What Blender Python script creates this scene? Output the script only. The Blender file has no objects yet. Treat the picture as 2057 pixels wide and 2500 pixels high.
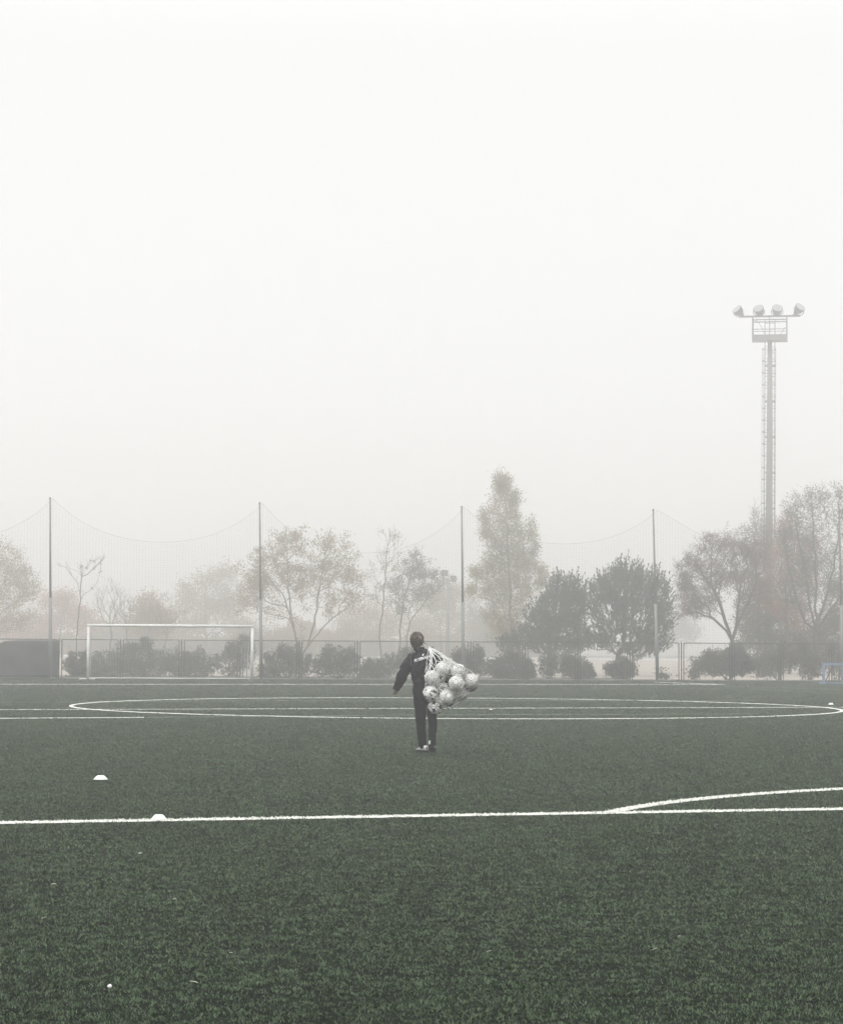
import bpy, bmesh, math, random
import numpy as np
from mathutils import Vector, Matrix
from mathutils.bvhtree import BVHTree

S = bpy.context.scene
COL = S.collection
rnd = random.Random(7)
RS = np.random.RandomState(11)

# ------------------------------------------------------------------ camera
W0, H0, F0 = 2057.0, 2500.0, 5890.0
CAM_H = 1.61
ALPHA = math.atan(319.0 / F0)
RHO = math.radians(0.335)
FWD = Vector((0, math.cos(ALPHA), math.sin(ALPHA)))
_r = Vector((1, 0, 0)); _u = Vector((0, -math.sin(ALPHA), math.cos(ALPHA)))
EX = math.cos(RHO) * _r + math.sin(RHO) * _u
EY = -math.sin(RHO) * _r + math.cos(RHO) * _u
CAMP = Vector((0, 0, CAM_H))

def ray(px, py):
    return FWD + EX * ((px - W0 / 2) / F0) + EY * ((H0 / 2 - py) / F0)
def P(px, py, Y):
    d = ray(px, py)
    return CAMP + d * (Y / d.y)
def G(px, py):
    d = ray(px, py)
    return CAMP + d * (-CAM_H / d.z)

cam = bpy.data.cameras.new('camera')
cam.sensor_fit = 'VERTICAL'; cam.sensor_height = 36.0; cam.lens = 36.0 * F0 / H0
cam.clip_start = 0.1; cam.clip_end = 4000
co = bpy.data.objects.new('camera', cam); COL.objects.link(co)
m = Matrix.Identity(4)
for i in range(3):
    m[i][0] = EX[i]; m[i][1] = EY[i]; m[i][2] = -FWD[i]; m[i][3] = CAMP[i]
co.matrix_world = m
S.camera = co

# ------------------------------------------------------------------ materials
def mat(name, color, rough=0.7, spec=0.3, color2=None, scale=5.0, island=0.0, transl=0.0, metal=0.0, bump=0.0, attr=None, detail=4, stretch=None):
    M = bpy.data.materials.new(name); M.use_nodes = True
    nt = M.node_tree; N = nt.nodes; L = nt.links
    b = N['Principled BSDF']
    b.inputs['Roughness'].default_value = rough
    b.inputs['Specular IOR Level'].default_value = spec
    b.inputs['Metallic'].default_value = metal
    if color2 is None: color2 = [c * 0.72 for c in color]
    tc = N.new('ShaderNodeTexCoord'); mp = N.new('ShaderNodeMapping')
    L.new(tc.outputs['Object'], mp.inputs[0])
    if stretch: mp.inputs['Scale'].default_value = stretch
    nz = N.new('ShaderNodeTexNoise'); nz.inputs['Scale'].default_value = scale; nz.inputs['Detail'].default_value = detail
    L.new(mp.outputs[0], nz.inputs['Vector'])
    rp = N.new('ShaderNodeMapRange'); rp.inputs['From Min'].default_value = 0.32; rp.inputs['From Max'].default_value = 0.68
    L.new(nz.outputs['Fac'], rp.inputs['Value'])
    fac = rp.outputs['Result']
    if island > 0:
        g = N.new('ShaderNodeNewGeometry')
        mx0 = N.new('ShaderNodeMix'); mx0.data_type = 'FLOAT'; mx0.inputs[0].default_value = island
        L.new(fac, mx0.inputs[2]); L.new(g.outputs['Random Per Island'], mx0.inputs[3]); fac = mx0.outputs[0]
    mx = N.new('ShaderNodeMix'); mx.data_type = 'RGBA'
    mx.inputs[6].default_value = (*color2, 1); mx.inputs[7].default_value = (*color, 1)
    L.new(fac, mx.inputs[0])
    out = mx.outputs[2]
    if attr:
        at = N.new('ShaderNodeAttribute'); at.attribute_name = attr
        mu = N.new('ShaderNodeMix'); mu.data_type = 'RGBA'; mu.blend_type = 'MULTIPLY'; mu.inputs[0].default_value = 1
        L.new(out, mu.inputs[6]); L.new(at.outputs['Color'], mu.inputs[7]); out = mu.outputs[2]
    L.new(out, b.inputs['Base Color'])
    if bump > 0:
        bp = N.new('ShaderNodeBump'); bp.inputs['Strength'].default_value = bump; bp.inputs['Distance'].default_value = 0.02
        L.new(nz.outputs['Fac'], bp.inputs['Height']); L.new(bp.outputs[0], b.inputs['Normal'])
    if transl > 0:
        t = N.new('ShaderNodeBsdfTranslucent'); L.new(out, t.inputs['Color'])
        ms = N.new('ShaderNodeMixShader'); ms.inputs[0].default_value = transl
        L.new(b.outputs[0], ms.inputs[1]); L.new(t.outputs[0], ms.inputs[2])
        L.new(ms.outputs[0], N['Material Output'].inputs['Surface'])
    return M

# ------------------------------------------------------------------ tags and mesh builder
def tag(o, label=None, cat=None, group=None, kind=None):
    if label: o['label'] = label
    if cat: o['category'] = cat
    if group: o['group'] = group
    if kind: o['kind'] = kind
    return o
def empty(name, loc=(0, 0, 0), rz=0.0):
    o = bpy.data.objects.new(name, None); COL.objects.link(o)
    o.location = loc; o.rotation_euler = (0, 0, rz); o.empty_display_size = 0.3
    return o
def link(name, me, material, parent=None):
    o = bpy.data.objects.new(name, me); COL.objects.link(o)
    if material:
        for mm in (material if isinstance(material, (list, tuple)) else [material]): me.materials.append(mm)
    if parent:
        o.parent = parent
    return o

class MB:
    """collects geometry in the space of its parent"""
    def __init__(s): s.v = []; s.f = []; s.smooth = True
    def add(s, vs, fs):
        n = len(s.v); s.v.extend([tuple(v) for v in vs]); s.f.extend([tuple(i + n for i in f) for f in fs])
    def box(s, c, size, rz=0.0, M=None):
        c = Vector(c); x, y, z = size[0] / 2, size[1] / 2, size[2] / 2
        R = M if M is not None else Matrix.Rotation(rz, 3, 'Z')
        vs = [c + R @ Vector((a * x, b * y, d * z)) for a in (-1, 1) for b in (-1, 1) for d in (-1, 1)]
        s.add(vs, [(0, 1, 3, 2), (4, 6, 7, 5), (0, 4, 5, 1), (2, 3, 7, 6), (0, 2, 6, 4), (1, 5, 7, 3)])
    def tube(s, pts, r, n=6, cap=True):
        pts = [Vector(p) for p in pts]
        rs = r if isinstance(r, (list, tuple, np.ndarray)) else [r] * len(pts)
        vs = []; fs = []
        up = None
        for i, p in enumerate(pts):
            if i == 0: d = pts[1] - p
            elif i == len(pts) - 1: d = p - pts[i - 1]
            else: d = pts[i + 1] - pts[i - 1]
            d = d.normalized() if d.length > 1e-9 else Vector((0, 0, 1))
            if up is None:
                up = Vector((0, 0, 1)) if abs(d.z) < 0.9 else Vector((1, 0, 0))
            a = d.cross(up)
            if a.length < 1e-6: a = d.orthogonal()
            a.normalize(); b = d.cross(a).normalized(); up = -b if False else up
            for k in range(n):
                t = 2 * math.pi * k / n
                vs.append(p + (a * math.cos(t) + b * math.sin(t)) * rs[i])
        for i in range(len(pts) - 1):
            for k in range(n):
                k2 = (k + 1) % n
                fs.append((i * n + k, (i + 1) * n + k, (i + 1) * n + k2, i * n + k2))
        if cap and n > 2:
            fs.append(tuple(range(n))); fs.append(tuple((len(pts) - 1) * n + k for k in reversed(range(n))))
        s.add(vs, fs)
    def rings(s, rings, cap=True):
        """rings: list of lists of points, same count"""
        n = len(rings[0]); vs = [p for r in rings for p in r]; fs = []
        for i in range(len(rings) - 1):
            for k in range(n):
                k2 = (k + 1) % n
                fs.append((i * n + k, i * n + k2, (i + 1) * n + k2, (i + 1) * n + k))
        if cap:
            fs.append(tuple(reversed(range(n)))); fs.append(tuple((len(rings) - 1) * n + k for k in range(n)))
        s.add(vs, fs)
    def ell(s, c, r, M=None, nu=16, nv=10):
        c = Vector(c); rings = []
        for j in range(1, nv):
            th = math.pi * j / nv; rr = []
            for k in range(nu):
                ph = 2 * math.pi * k / nu
                p = Vector((r[0] * math.sin(th) * math.cos(ph), r[1] * math.sin(th) * math.sin(ph), -r[2] * math.cos(th)))
                rr.append(c + (M @ p if M else p))
            rings.append(rr)
        s.rings(rings)
    def lathe(s, c, prof, n=24):
        c = Vector(c)
        s.rings([[c + Vector((r * math.cos(2 * math.pi * k / n), r * math.sin(2 * math.pi * k / n), z)) for k in range(n)] for r, z in prof])
    def build(s, name, material, parent=None, smooth=False):
        me = bpy.data.meshes.new(name); me.from_pydata(s.v, [], s.f); me.update()
        bm = bmesh.new(); bm.from_mesh(me); bmesh.ops.recalc_face_normals(bm, faces=bm.faces); bm.to_mesh(me); bm.free()
        if smooth:
            me.polygons.foreach_set('use_smooth', [True] * len(me.polygons))
        return link(name, me, material, parent)

def np_mesh(name, V, faces_idx, loop_totals):
    me = bpy.data.meshes.new(name)
    me.vertices.add(len(V)); me.vertices.foreach_set('co', V.astype(np.float32).ravel())
    me.loops.add(len(faces_idx)); me.loops.foreach_set('vertex_index', faces_idx.astype(np.int32))
    me.polygons.add(len(loop_totals))
    st = np.concatenate([[0], np.cumsum(loop_totals)[:-1]]).astype(np.int32)
    me.polygons.foreach_set('loop_start', st)
    try: me.polygons.foreach_set('loop_total', loop_totals.astype(np.int32))
    except Exception: pass
    me.update(calc_edges=True)
    return me

def vnoise(x, y, cell, seed):
    r = np.random.RandomState(seed); n = 256
    g = r.rand(n, n); fx = x / cell; fy = y / cell
    ix = np.floor(fx).astype(int); iy = np.floor(fy).astype(int)
    tx = fx - ix; ty = fy - iy
    tx = tx * tx * (3 - 2 * tx); ty = ty * ty * (3 - 2 * ty)
    a = g[ix % n, iy % n]; b = g[(ix + 1) % n, iy % n]; c = g[ix % n, (iy + 1) % n]; d = g[(ix + 1) % n, (iy + 1) % n]
    return (a * (1 - tx) + b * tx) * (1 - ty) + (c * (1 - tx) + d * tx) * ty

# ------------------------------------------------------------------ light, sky, haze
SIGMA = 0.0055
SKY_TOP, SKY_HOR = 0.99, 0.965
world = bpy.data.worlds.new('World'); S.world = world; world.use_nodes = True
wn = world.node_tree; bg = wn.nodes['Background']
sky = wn.nodes.new('ShaderNodeTexSky'); sky.sky_type = 'NISHITA'; sky.sun_disc = False
SUN_EL, SUN_AZ = math.radians(48), math.radians(20)
sky.sun_elevation = SUN_EL; sky.sun_rotation = SUN_AZ; sky.dust_density = 8; sky.air_density = 1.0; sky.ozone_density = 1
hs = wn.nodes.new('ShaderNodeHueSaturation'); hs.inputs['Saturation'].default_value = 0.05
wn.links.new(sky.outputs[0], hs.inputs['Color'])
tcw = wn.nodes.new('ShaderNodeTexCoord'); sx = wn.nodes.new('ShaderNodeSeparateXYZ')
wn.links.new(tcw.outputs['Generated'], sx.inputs[0])
cr = wn.nodes.new('ShaderNodeValToRGB')
e = cr.color_ramp.elements
e[0].position = 0.0; e[0].color = (11.2, 11.2, 11.15, 1)
e[1].position = 0.24; e[1].color = (9.75, 9.75, 9.68, 1)
e2 = cr.color_ramp.elements.new(0.55); e2.color = (16.5, 16.5, 16.3, 1)
wn.links.new(sx.outputs['Z'], cr.inputs[0])
mxw = wn.nodes.new('ShaderNodeMix'); mxw.data_type = 'RGBA'; mxw.inputs[0].default_value = 0.96
wn.links.new(hs.outputs[0], mxw.inputs[6]); wn.links.new(cr.outputs[0], mxw.inputs[7])
wn.links.new(mxw.outputs[2], bg.inputs['Color']); bg.inputs['Strength'].default_value = 0.1

sl = bpy.data.lights.new('sun', 'SUN'); sl.energy = 1.5; sl.angle = math.radians(30); sl.color = (1, 0.985, 0.96)
so = bpy.data.objects.new('sun', sl); COL.objects.link(so)
d = Vector((math.sin(SUN_AZ) * math.cos(SUN_EL), math.cos(SUN_AZ) * math.cos(SUN_EL), math.sin(SUN_EL)))
# the brighter part of the cloud lies high, ahead of and left of the camera
d = Vector((-0.30, -0.48, 0.83)).normalized()
so.rotation_euler = d.to_track_quat('Z', 'Y').to_euler(); so.location = (0, 50, 80)
sky.sun_elevation = math.asin(d.z); sky.sun_rotation = math.atan2(d.x, d.y)

HZ = bpy.data.materials.new('haze_air'); HZ.use_nodes = True
hn = HZ.node_tree; hn.nodes.remove(hn.nodes['Principled BSDF'])
pv = hn.nodes.new('ShaderNodeVolumePrincipled')
pv.inputs['Color'].default_value = (0.989, 0.992, 0.995, 1); pv.inputs['Density'].default_value = SIGMA
pv.inputs['Anisotropy'].default_value = 0.82
hn.links.new(pv.outputs[0], hn.nodes['Material Output'].inputs['Volume'])
hb = MB(); hb.box((0, 430, 11.25), (1500, 960, 24.5))
tag(hb.build('haze', HZ), 'pale fog lying over the whole pitch and the trees', None, None, 'stuff')

# ------------------------------------------------------------------ render settings
S.view_settings.view_transform = 'Standard'; S.view_settings.look = 'None'
S.view_settings.exposure = 0.0; S.view_settings.gamma = 1.0
S.cycles.volume_bounces = 3; S.cycles.max_bounces = 8; S.cycles.diffuse_bounces = 3
S.cycles.use_denoising = True
S.render.film_transparent = False

# ------------------------------------------------------------------ ground
def strip(name, pts, material, z=0.0, kind='structure'):
    me = bpy.data.meshes.new(name); me.from_pydata([(p[0], p[1], z) for p in pts], [], [tuple(range(len(pts)))])
    o = link(name, me, material); tag(o, kind=kind); return o
FY0, FSL = 105.0, 0.15                       # the fence line: y = FY0 + FSL * x
def FY(x): return FY0 + FSL * x
M_gravel = mat('gravel', (0.52, 0.47, 0.41), 0.95, 0.1, (0.42, 0.38, 0.33), 1.2)
M_turfbase = mat('turf_base', (0.010, 0.015, 0.010), 0.95, 0.05, (0.004, 0.006, 0.004), 3.0, detail=8)
strip('ground', [(-740, -30), (740, -30), (740, 900), (-740, 900)], M_gravel, -0.012)
strip('turf', [(-60, -25), (60, -25), (60, FY(60) + 0.25), (-60, FY(-60) + 0.25)], M_turfbase, 0.0)
M_verge = mat('verge_soil', (0.16, 0.15, 0.125), 0.95, 0.1, (0.08, 0.078, 0.066), 2.0)
strip('verge', [(-60, FY(-60) + 0.24), (7.9, FY(7.9) + 0.24), (9.5, FY(9.5) + 9), (-60, FY(-60) + 14)], M_verge, -0.006)
M_asph = mat('asphalt', (0.16, 0.16, 0.165), 0.9, 0.2, (0.11, 0.11, 0.115), 0.6)
strip('road', [(-300, 246), (300, 262), (300, 330), (-300, 314)], M_asph, -0.006)

# ------------------------------------------------------------------ white lines
M_line = mat('line_paint', (0.80, 0.80, 0.76), 0.85, 0.1, (0.66, 0.67, 0.62), 30)
M_lineold = mat('worn_line_paint', (0.26, 0.30, 0.24), 0.9, 0.1, (0.13, 0.17, 0.12), 4)
LINES = []        # (polyline Nx2, halfwidth) for blade masking
def white_line(name, pts, w=0.12, hgt=0.022, material=None, blades=True, maxden=1.0):
    pts = [Vector((p[0], p[1], 0)) for p in pts]
    dense = []
    for a, b in zip(pts[:-1], pts[1:]):
        n = max(1, int((b - a).length / (0.12 if a.y < 32 else 0.5)))
        for k in range(n): dense.append(a.lerp(b, k / n))
    dense.append(pts[-1])
    mb = MB(); rings = []
    for i, p in enumerate(dense):
        t = (dense[min(i + 1, len(dense) - 1)] - dense[max(i - 1, 0)]).normalized()
        nrm = Vector((-t.y, t.x, 0))
        j = [rnd.uniform(-0.006, 0.006) for _ in range(2)]
        h = (hgt + 0.00006 * p.y * (hgt > 0.015)) * rnd.uniform(0.8, 1.2)
        rings.append([p + nrm * (-w / 2 + j[0]) + Vector((0, 0, 0.001)), p + nrm * (-w / 2 + 0.012 + j[0]) + Vector((0, 0, h)),
                      p + nrm * (w / 2 - 0.012 + j[1]) + Vector((0, 0, h)), p + nrm * (w / 2 + j[1]) + Vector((0, 0, 0.001))])
    mb.rings(rings)
    o = mb.build(name, material or M_line); tag(o, kind='structure')
    LINES.append((np.array([[p.x, p.y] for p in pts]), w / 2))
    return o, dense

def add_blades_to(o, dense, w, n_per_m, hb_=0.022):
    """white fibres standing in the painted line: their own islands in the same mesh"""
    vs = []; fs = []
    for a, b in zip(dense[:-1], dense[1:]):
        L = (b - a).length
        t = (b - a).normalized(); nrm = Vector((-t.y, t.x, 0))
        for _ in range(int(n_per_m * L) + 1):
            c = a.lerp(b, rnd.random()) + nrm * (rnd.gauss(0, 0.5) * w * 0.52 if rnd.random() < 0.25 else rnd.uniform(-0.5, 0.5) * w)
            sc = max(0.003, 0.0004 * c.y)
            th = rnd.uniform(0, 6.283); dv = Vector((math.cos(th), math.sin(th), 0)) * sc
            h = rnd.uniform(0.6, 1.15) * hb_; ln = rnd.uniform(0.1, 0.8) * h; ta = rnd.uniform(0, 6.283)
            tip = c + Vector((math.cos(ta) * ln, math.sin(ta) * ln, h))
            n0 = len(vs); vs += [c - dv, c + dv, tip + dv * 0.4, tip - dv * 0.4]; fs.append((n0, n0 + 1, n0 + 2, n0 + 3))
    bm = bmesh.new(); bm.from_mesh(o.data)
    bv = [bm.verts.new(v) for v in vs]
    for f in fs: bm.faces.new([bv[i] for i in f])
    bm.to_mesh(o.data); bm.free()

def ext(a, b, s, e_):
    a = Vector((a[0], a[1], 0)); b = Vector((b[0], b[1], 0)); d = (b - a)
    return a + d * s, a + d * e_
pa, pb = ext(G(0, 2010.5), G(2057, 1976.5), -0.45, 2.6)
o, dn = white_line('penalty_line', [pa, pb], 0.12, 0.013); add_blades_to(o, [p for p in dn], 0.12, 260)
# the arc: a circle about the penalty spot, cut by the penalty line
pdir = (pb - pa).normalized(); pn = Vector((-pdir.y, pdir.x, 0))
arc_start = G(1478, 1987)
RA = 9.15; back = 5.5; hw = math.sqrt(RA * RA - back * back)
spot = Vector((arc_start.x, arc_start.y, 0)) + pdir * hw - pn * back
a0 = math.atan2(back, -hw); a1 = math.atan2(back, hw)
arc = [spot + (pdir * math.cos(a0 + (a1 - a0) * k / 60) + pn * math.sin(a0 + (a1 - a0) * k / 60)) * RA for k in range(61)]
o, dn = white_line('penalty_arc', arc, 0.12, 0.013); add_blades_to(o, dn, 0.12, 260)
# centre circle and halfway line
cn, cf = G(1112, 1755), G(1112, 1704.5)
CC = Vector(((cn.x + cf.x) / 2, (cn.y + cf.y) / 2, 0))
gl, gr = P(175, 1731, 60), P(2050, 1738, 60)
RC = (cf.y - cn.y) / 2
wpx = 937.0 / F0 * math.sqrt(CC.y ** 2 - RC ** 2)
RC = (RC + wpx) / 2
o, dn = white_line('centre_circle', [CC + Vector((math.cos(t), math.sin(t), 0)) * RC for t in np.linspace(0, 2 * math.pi, 121)], 0.11, 0.012)
ha, hb2 = ext(G(0, 1733), G(2057, 1727), -0.5, 1.5)
white_line('halfway_line', [ha, hb2], 0.08, 0.010)
# far penalty box, and thinner worn lines of the small pitches
f1, f2 = ext(G(0, 1671), G(1767, 1671.5), -0.4, 1.0)
white_line('far_penalty_line', [f1, f2], 0.12, 0.014)
white_line('far_penalty_side_line', [G(1767, 1671.5), G(1600, 1666)], 0.10, 0.012)
for a, b in (((0, 1754.5), (350, 1751.5)), ((350, 1751.5), (1357, 1743.5)), ((1357, 1743.5), (1850, 1741))):
    pass
o, _ = white_line('small_pitch_line', [ext(G(0, 1754.5), G(350, 1752), -1, 1)[0], G(350, 1752)], 0.09, 0.011)
o, _ = white_line('small_pitch_line', [G(350, 1752), G(1050, 1745.5), G(1850, 1743.5)], 0.07, 0.009, M_lineold)
o, _ = white_line('small_pitch_line', [G(-300, 1717), G(700, 1711), G(1850, 1710)], 0.07, 0.008, M_lineold)
white_line('touchline', [G(1760, 1675.5), G(2057, 1684), G(2300, 1691)], 0.09, 0.010, M_lineold)
white_line('touchline', [G(1833, 1682), G(2057, 1692), G(2300, 1703)], 0.08, 0.006, M_lineold)

# ------------------------------------------------------------------ grass blades
def line_mask(x, y):
    keep = np.ones(len(x), bool)
    for pl, hw_ in LINES:
        near = (y > pl[:, 1].min() - 1) & (y < pl[:, 1].max() + 1) & keep & (RS.rand(len(x)) < (0.9 if hw_ > 0.036 else 0.6))
        idx = np.where(near)[0]
        if len(idx) == 0: continue
        X = x[idx]; Y = y[idx]; dmin = np.full(len(idx), 9.9)
        for (ax, ay), (bx, by) in zip(pl[:-1], pl[1:]):
            dx, dy = bx - ax, by - ay; L2 = dx * dx + dy * dy
            t = np.clip(((X - ax) * dx + (Y - ay) * dy) / L2, 0, 1)
            dmin = np.minimum(dmin, np.hypot(X - ax - t * dx, Y - ay - t * dy))
        keep[idx[dmin < hw_ * 1.0 + 0.012 + 0.0006 * Y]] = False
    return keep

def grass():
    N = 1900000
    u = RS.rand(N)
    y0, y1 = 8.6, 108.0
    y = y0 * (y1 / y0) ** (u ** 0.88)                        # density falls with the square of the distance
    hwid = 0.205 * y + 1.2
    x = (RS.rand(N) * 2 - 1) * hwid
    x = np.where(y > 100, x, x)
    ok = (y < FY0 + FSL * x - 0.02) & line_mask(x, y)
    x = x[ok]; y = y[ok]; n = len(x)
    clump = vnoise(x * 0.55, y, 0.07, 3) * 0.40 + vnoise(x * 0.6, y, 0.024, 4) * 0.60
    kp = RS.rand(n) < 0.12 + 1.5 * clump ** 2
    x = x[kp]; y = y[kp]; clump = clump[kp]; n = len(x)
    big = vnoise(x, y, 1.3, 5) * 0.5 + vnoise(x, y, 4.1, 6) * 0.5
    h = (0.004 + 0.015 * clump ** 1.2) * (0.75 + 0.5 * RS.rand(n)) * (0.85 + 0.3 * big)
    w = (0.0003 + 0.00016 * y) * (0.7 + 0.6 * RS.rand(n))
    az = vnoise(x, y, 0.05, 8) * 12.6 + RS.randn(n) * 1.0
    lean = (0.4 + 1.5 * RS.rand(n)) * h
    face = az + math.pi / 2 + RS.randn(n) * 0.45
    cx, sx_ = np.cos(face) * w, np.sin(face) * w
    z0 = np.zeros(n)
    base = np.stack([x, y, z0], 1); wv = np.stack([cx, sx_, z0], 1)
    ln = np.stack([np.cos(az) * lean, np.sin(az) * lean, z0], 1)
    up = np.stack([z0, z0, h], 1)
    near = y < 26
    # near blades: a bent strip of two faces; far ones: one quad
    bn, wn_, lnn, upn = base[near], wv[near], ln[near], up[near]
    k = len(bn)
    V1 = np.stack([bn - wn_, bn + wn_, bn + lnn * 0.35 + upn * 0.65 + wn_ * 0.8, bn + lnn * 0.35 + upn * 0.65 - wn_ * 0.8, bn + lnn + upn], 1).reshape(-1, 3)
    o5 = (np.arange(k) * 5)[:, None]
    F1 = np.concatenate([o5 + np.array([[0, 1, 2, 3]]), o5 + np.array([[3, 2, 4]])], 1).ravel()
    T1 = np.tile([4, 3], k)
    bf, wf, lf, uf = base[~near], wv[~near], ln[~near], up[~near]
    q = len(bf)
    V2 = np.stack([bf - wf, bf + wf, bf + lf + uf + wf * 0.5, bf + lf + uf - wf * 0.5], 1).reshape(-1, 3)
    F2 = ((np.arange(q) * 4)[:, None] + np.array([[0, 1, 2, 3]])).ravel() + len(V1)
    me = np_mesh('grass', np.concatenate([V1, V2]), np.concatenate([F1, F2]), np.concatenate([T1, np.full(q, 4)]))
    o = link('grass', me, M_blade)
    tag(o, 'short matted dark green artificial grass covering the pitch', 'grass', None, 'stuff')
M_blade = mat('turf_fibre', (0.126, 0.192, 0.100), 0.42, 0.30, (0.012, 0.023, 0.009), 0.8, island=0.85, transl=0.25, detail=6)
grass()

# ------------------------------------------------------------------ far goal, safety net, fence
M_white = mat('white_paint', (0.90, 0.90, 0.88), 0.45, 0.4, (0.70, 0.71, 0.69), 3)
M_netw = mat('net_cord', (0.62, 0.63, 0.60), 0.8, 0.2)
M_steel = mat('galvanised_steel', (0.16, 0.165, 0.16), 0.6, 0.4, (0.11, 0.115, 0.11), 4)
M_steeld = mat('dark_steel', (0.055, 0.058, 0.055), 0.6, 0.4, (0.035, 0.037, 0.035), 6)
M_netd = mat('safety_net_cord', (0.14, 0.145, 0.14), 0.9, 0.1)
M_polep = mat('painted_pole', (0.27, 0.28, 0.27), 0.5, 0.4, (0.20, 0.21, 0.205), 2.5, stretch=(1, 1, 0.2))

def wire(mb, a, b, w=0.003, bow=None, n=1):
    a = Vector(a); b = Vector(b)
    pts = [a.lerp(b, k / n) + (Vector(bow) * (4 * (k / n) * (1 - k / n)) if bow else Vector()) for k in range(n + 1)]
    mb.tube(pts, w, 3, cap=False)

YG = 100.2
gL, gR = P(215, 1657, YG), P(615, 1659, YG + 0.9)
gL.z = 0; gR.z = 0
goal = tag(empty('football_goal', ((gL + gR) / 2), math.atan2(gR.y - gL.y, gR.x - gL.x)),
           'full size white football goal with its net, standing in front of the fence', 'football goal')
gw = (gR - gL).length; hw_ = gw / 2
gh = P(215, 1523, YG).z - 0.06
for sgn in (-1, 1):
    mb = MB(); mb.tube([(sgn * hw_, 0, 0), (sgn * hw_, 0, gh - 0.06)], 0.06, 14); mb.build('post', M_white, goal, True)
mb = MB(); mb.tube([(-hw_ - 0.06, 0, gh), (hw_ + 0.06, 0, gh)], 0.06, 14); mb.build('crossbar', M_white, goal, True)
mb = MB()
mb.tube([(-hw_ - 0.35, 0.12, 0.03), (-hw_ + 0.3, 0.12, 0.03)], 0.03, 8)
mb.tube([(-hw_, 0.1, 0.035), (-hw_, 1.75, 0.035), (hw_, 1.75, 0.035), (hw_, 0.1, 0.035)], 0.03, 8); mb.build('ground_frame', M_white, goal, True)
for sgn in (-1, 1):
    mb = MB(); mb.tube([(sgn * hw_, 0.03, gh - 0.03), (sgn * hw_ * 0.985, 0.55, gh - 0.25), (sgn * hw_ * 0.97, 1.2, gh * 0.45), (sgn * hw_ * 0.965, 1.72, 0.06)], 0.018, 8)
    mb.build('net_support', M_white, goal, True)
# net: roof-to-ground sheet that sags, and two side sheets
mb = MB()
def netp(u, v):
    # u across -1..1, v 0 at crossbar .. 1 at the back bar
    y = 0.07 + 1.66 * (v ** 1.35); z = (gh - 0.05) * (1 - v) + 0.05 * v
    sag = 0.16 * math.sin(math.pi * v) * (1 - u * u * 0.7) + 0.03 * math.sin(9 * u + 5 * v)
    return Vector((u * hw_ * (1 - 0.035 * v), y - sag * 0.5, z - sag * 0.6 * (1 - v)))
NU, NV = 62, 26
for i in range(NU + 1):
    u = -1 + 2 * i / NU; mb.tube([netp(u, k / 8) for k in range(9)], 0.0032, 3, False)
for j in range(NV + 1):
    v = j / NV; mb.tube([netp(-1 + 2 * k / 16, v) for k in range(17)], 0.0032, 3, False)
for sgn in (-1, 1):
    for j in range(1, 20):
        v = j / 20; p = netp(sgn, v); mb.tube([p, Vector((sgn * hw_, 0.05, p.z))], 0.003, 3, False)
    for j in range(1, 13):
        y = 1.7 * j / 13; v = ((y - 0.07) / 1.66) ** (1 / 1.35) if y > 0.07 else 0
        mb.tube([Vector((sgn * hw_ * 0.99, y, 0.05)), netp(sgn, v)], 0.003, 3, False)
mb.build('net', M_netw, goal)
def loc_on(o, p):
    return o.matrix_basis.inverted() @ p
mb = MB(); a, b = loc_on(goal, P(388, 1562, YG + 1.0)), loc_on(goal, P(407, 1603, YG + 1.1))
mb.tube([a, a.lerp(b, 0.5) + Vector((0.02, 0, 0.03)), b], 0.016, 6); mb.build('strap', M_netw, goal)

# tall poles and the sagging safety net
POLES = [(123, 1218, 124), (634, 1230, 638), (1126.5, 1239, 1131), (1593.5, 1246, 1604), (2047, 1251, 2056)]
polepts = []
for i, (tx, ty, bx) in enumerate(POLES):
    X = (bx - W0 / 2) / F0 * 104.5
    Yb = FY(X) - 0.45
    base = P(bx, 1655, Yb); base.z = 0
    top = P(tx, ty, Yb)
    polepts.append((base, top))
    lab = ['tall grey net pole at the left end, in front of the dark screen', 'tall grey net pole just right of the white goal',
           'tall grey net pole behind the carried balls, left of the poplar', 'tall grey net pole in front of the right-hand pine',
           'tall grey net pole at the right edge above the blue goal'][i]
    pe = tag(empty('net_pole', base), lab, 'pole', 'poles that carry the safety net')
    mb = MB(); t = top - base; mb.tube([(0, 0, 0), t * 0.45], [0.078, 0.066], 12); mb.build('lower_tube', M_polep, pe, True)
    mb = MB(); mb.tube([t * 0.45, t], [0.052, 0.034], 10)
    mb.build('upper_tube', M_steel, pe, True)
    mb = MB(); mb.tube([t, t + Vector((0, 0, 0.06))], 0.045, 8); mb.build('cap', M_steel, pe, True)
    mb = MB(); mb.lathe((0, 0, 0), [(0.17, 0), (0.17, 0.02), (0.085, 0.025), (0.085, 0.09)], 12); mb.build('base_flange', M_steel, pe)
netobj = tag(empty('safety_net', (polepts[0][0] + polepts[3][0]) / 2), 'very fine tall safety net sagging between the tall poles behind the goal', 'safety net')
NO = netobj.location
bays = []
ext_l = (polepts[0][0] + (polepts[0][0] - polepts[1][0]), polepts[0][1] + (polepts[0][1] - polepts[1][1]))
seq = [ext_l] + polepts
LOW = [(-150, 1318), (425, 1324), (885, 1350), (1368, 1328), (1745, 1303)]
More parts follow.
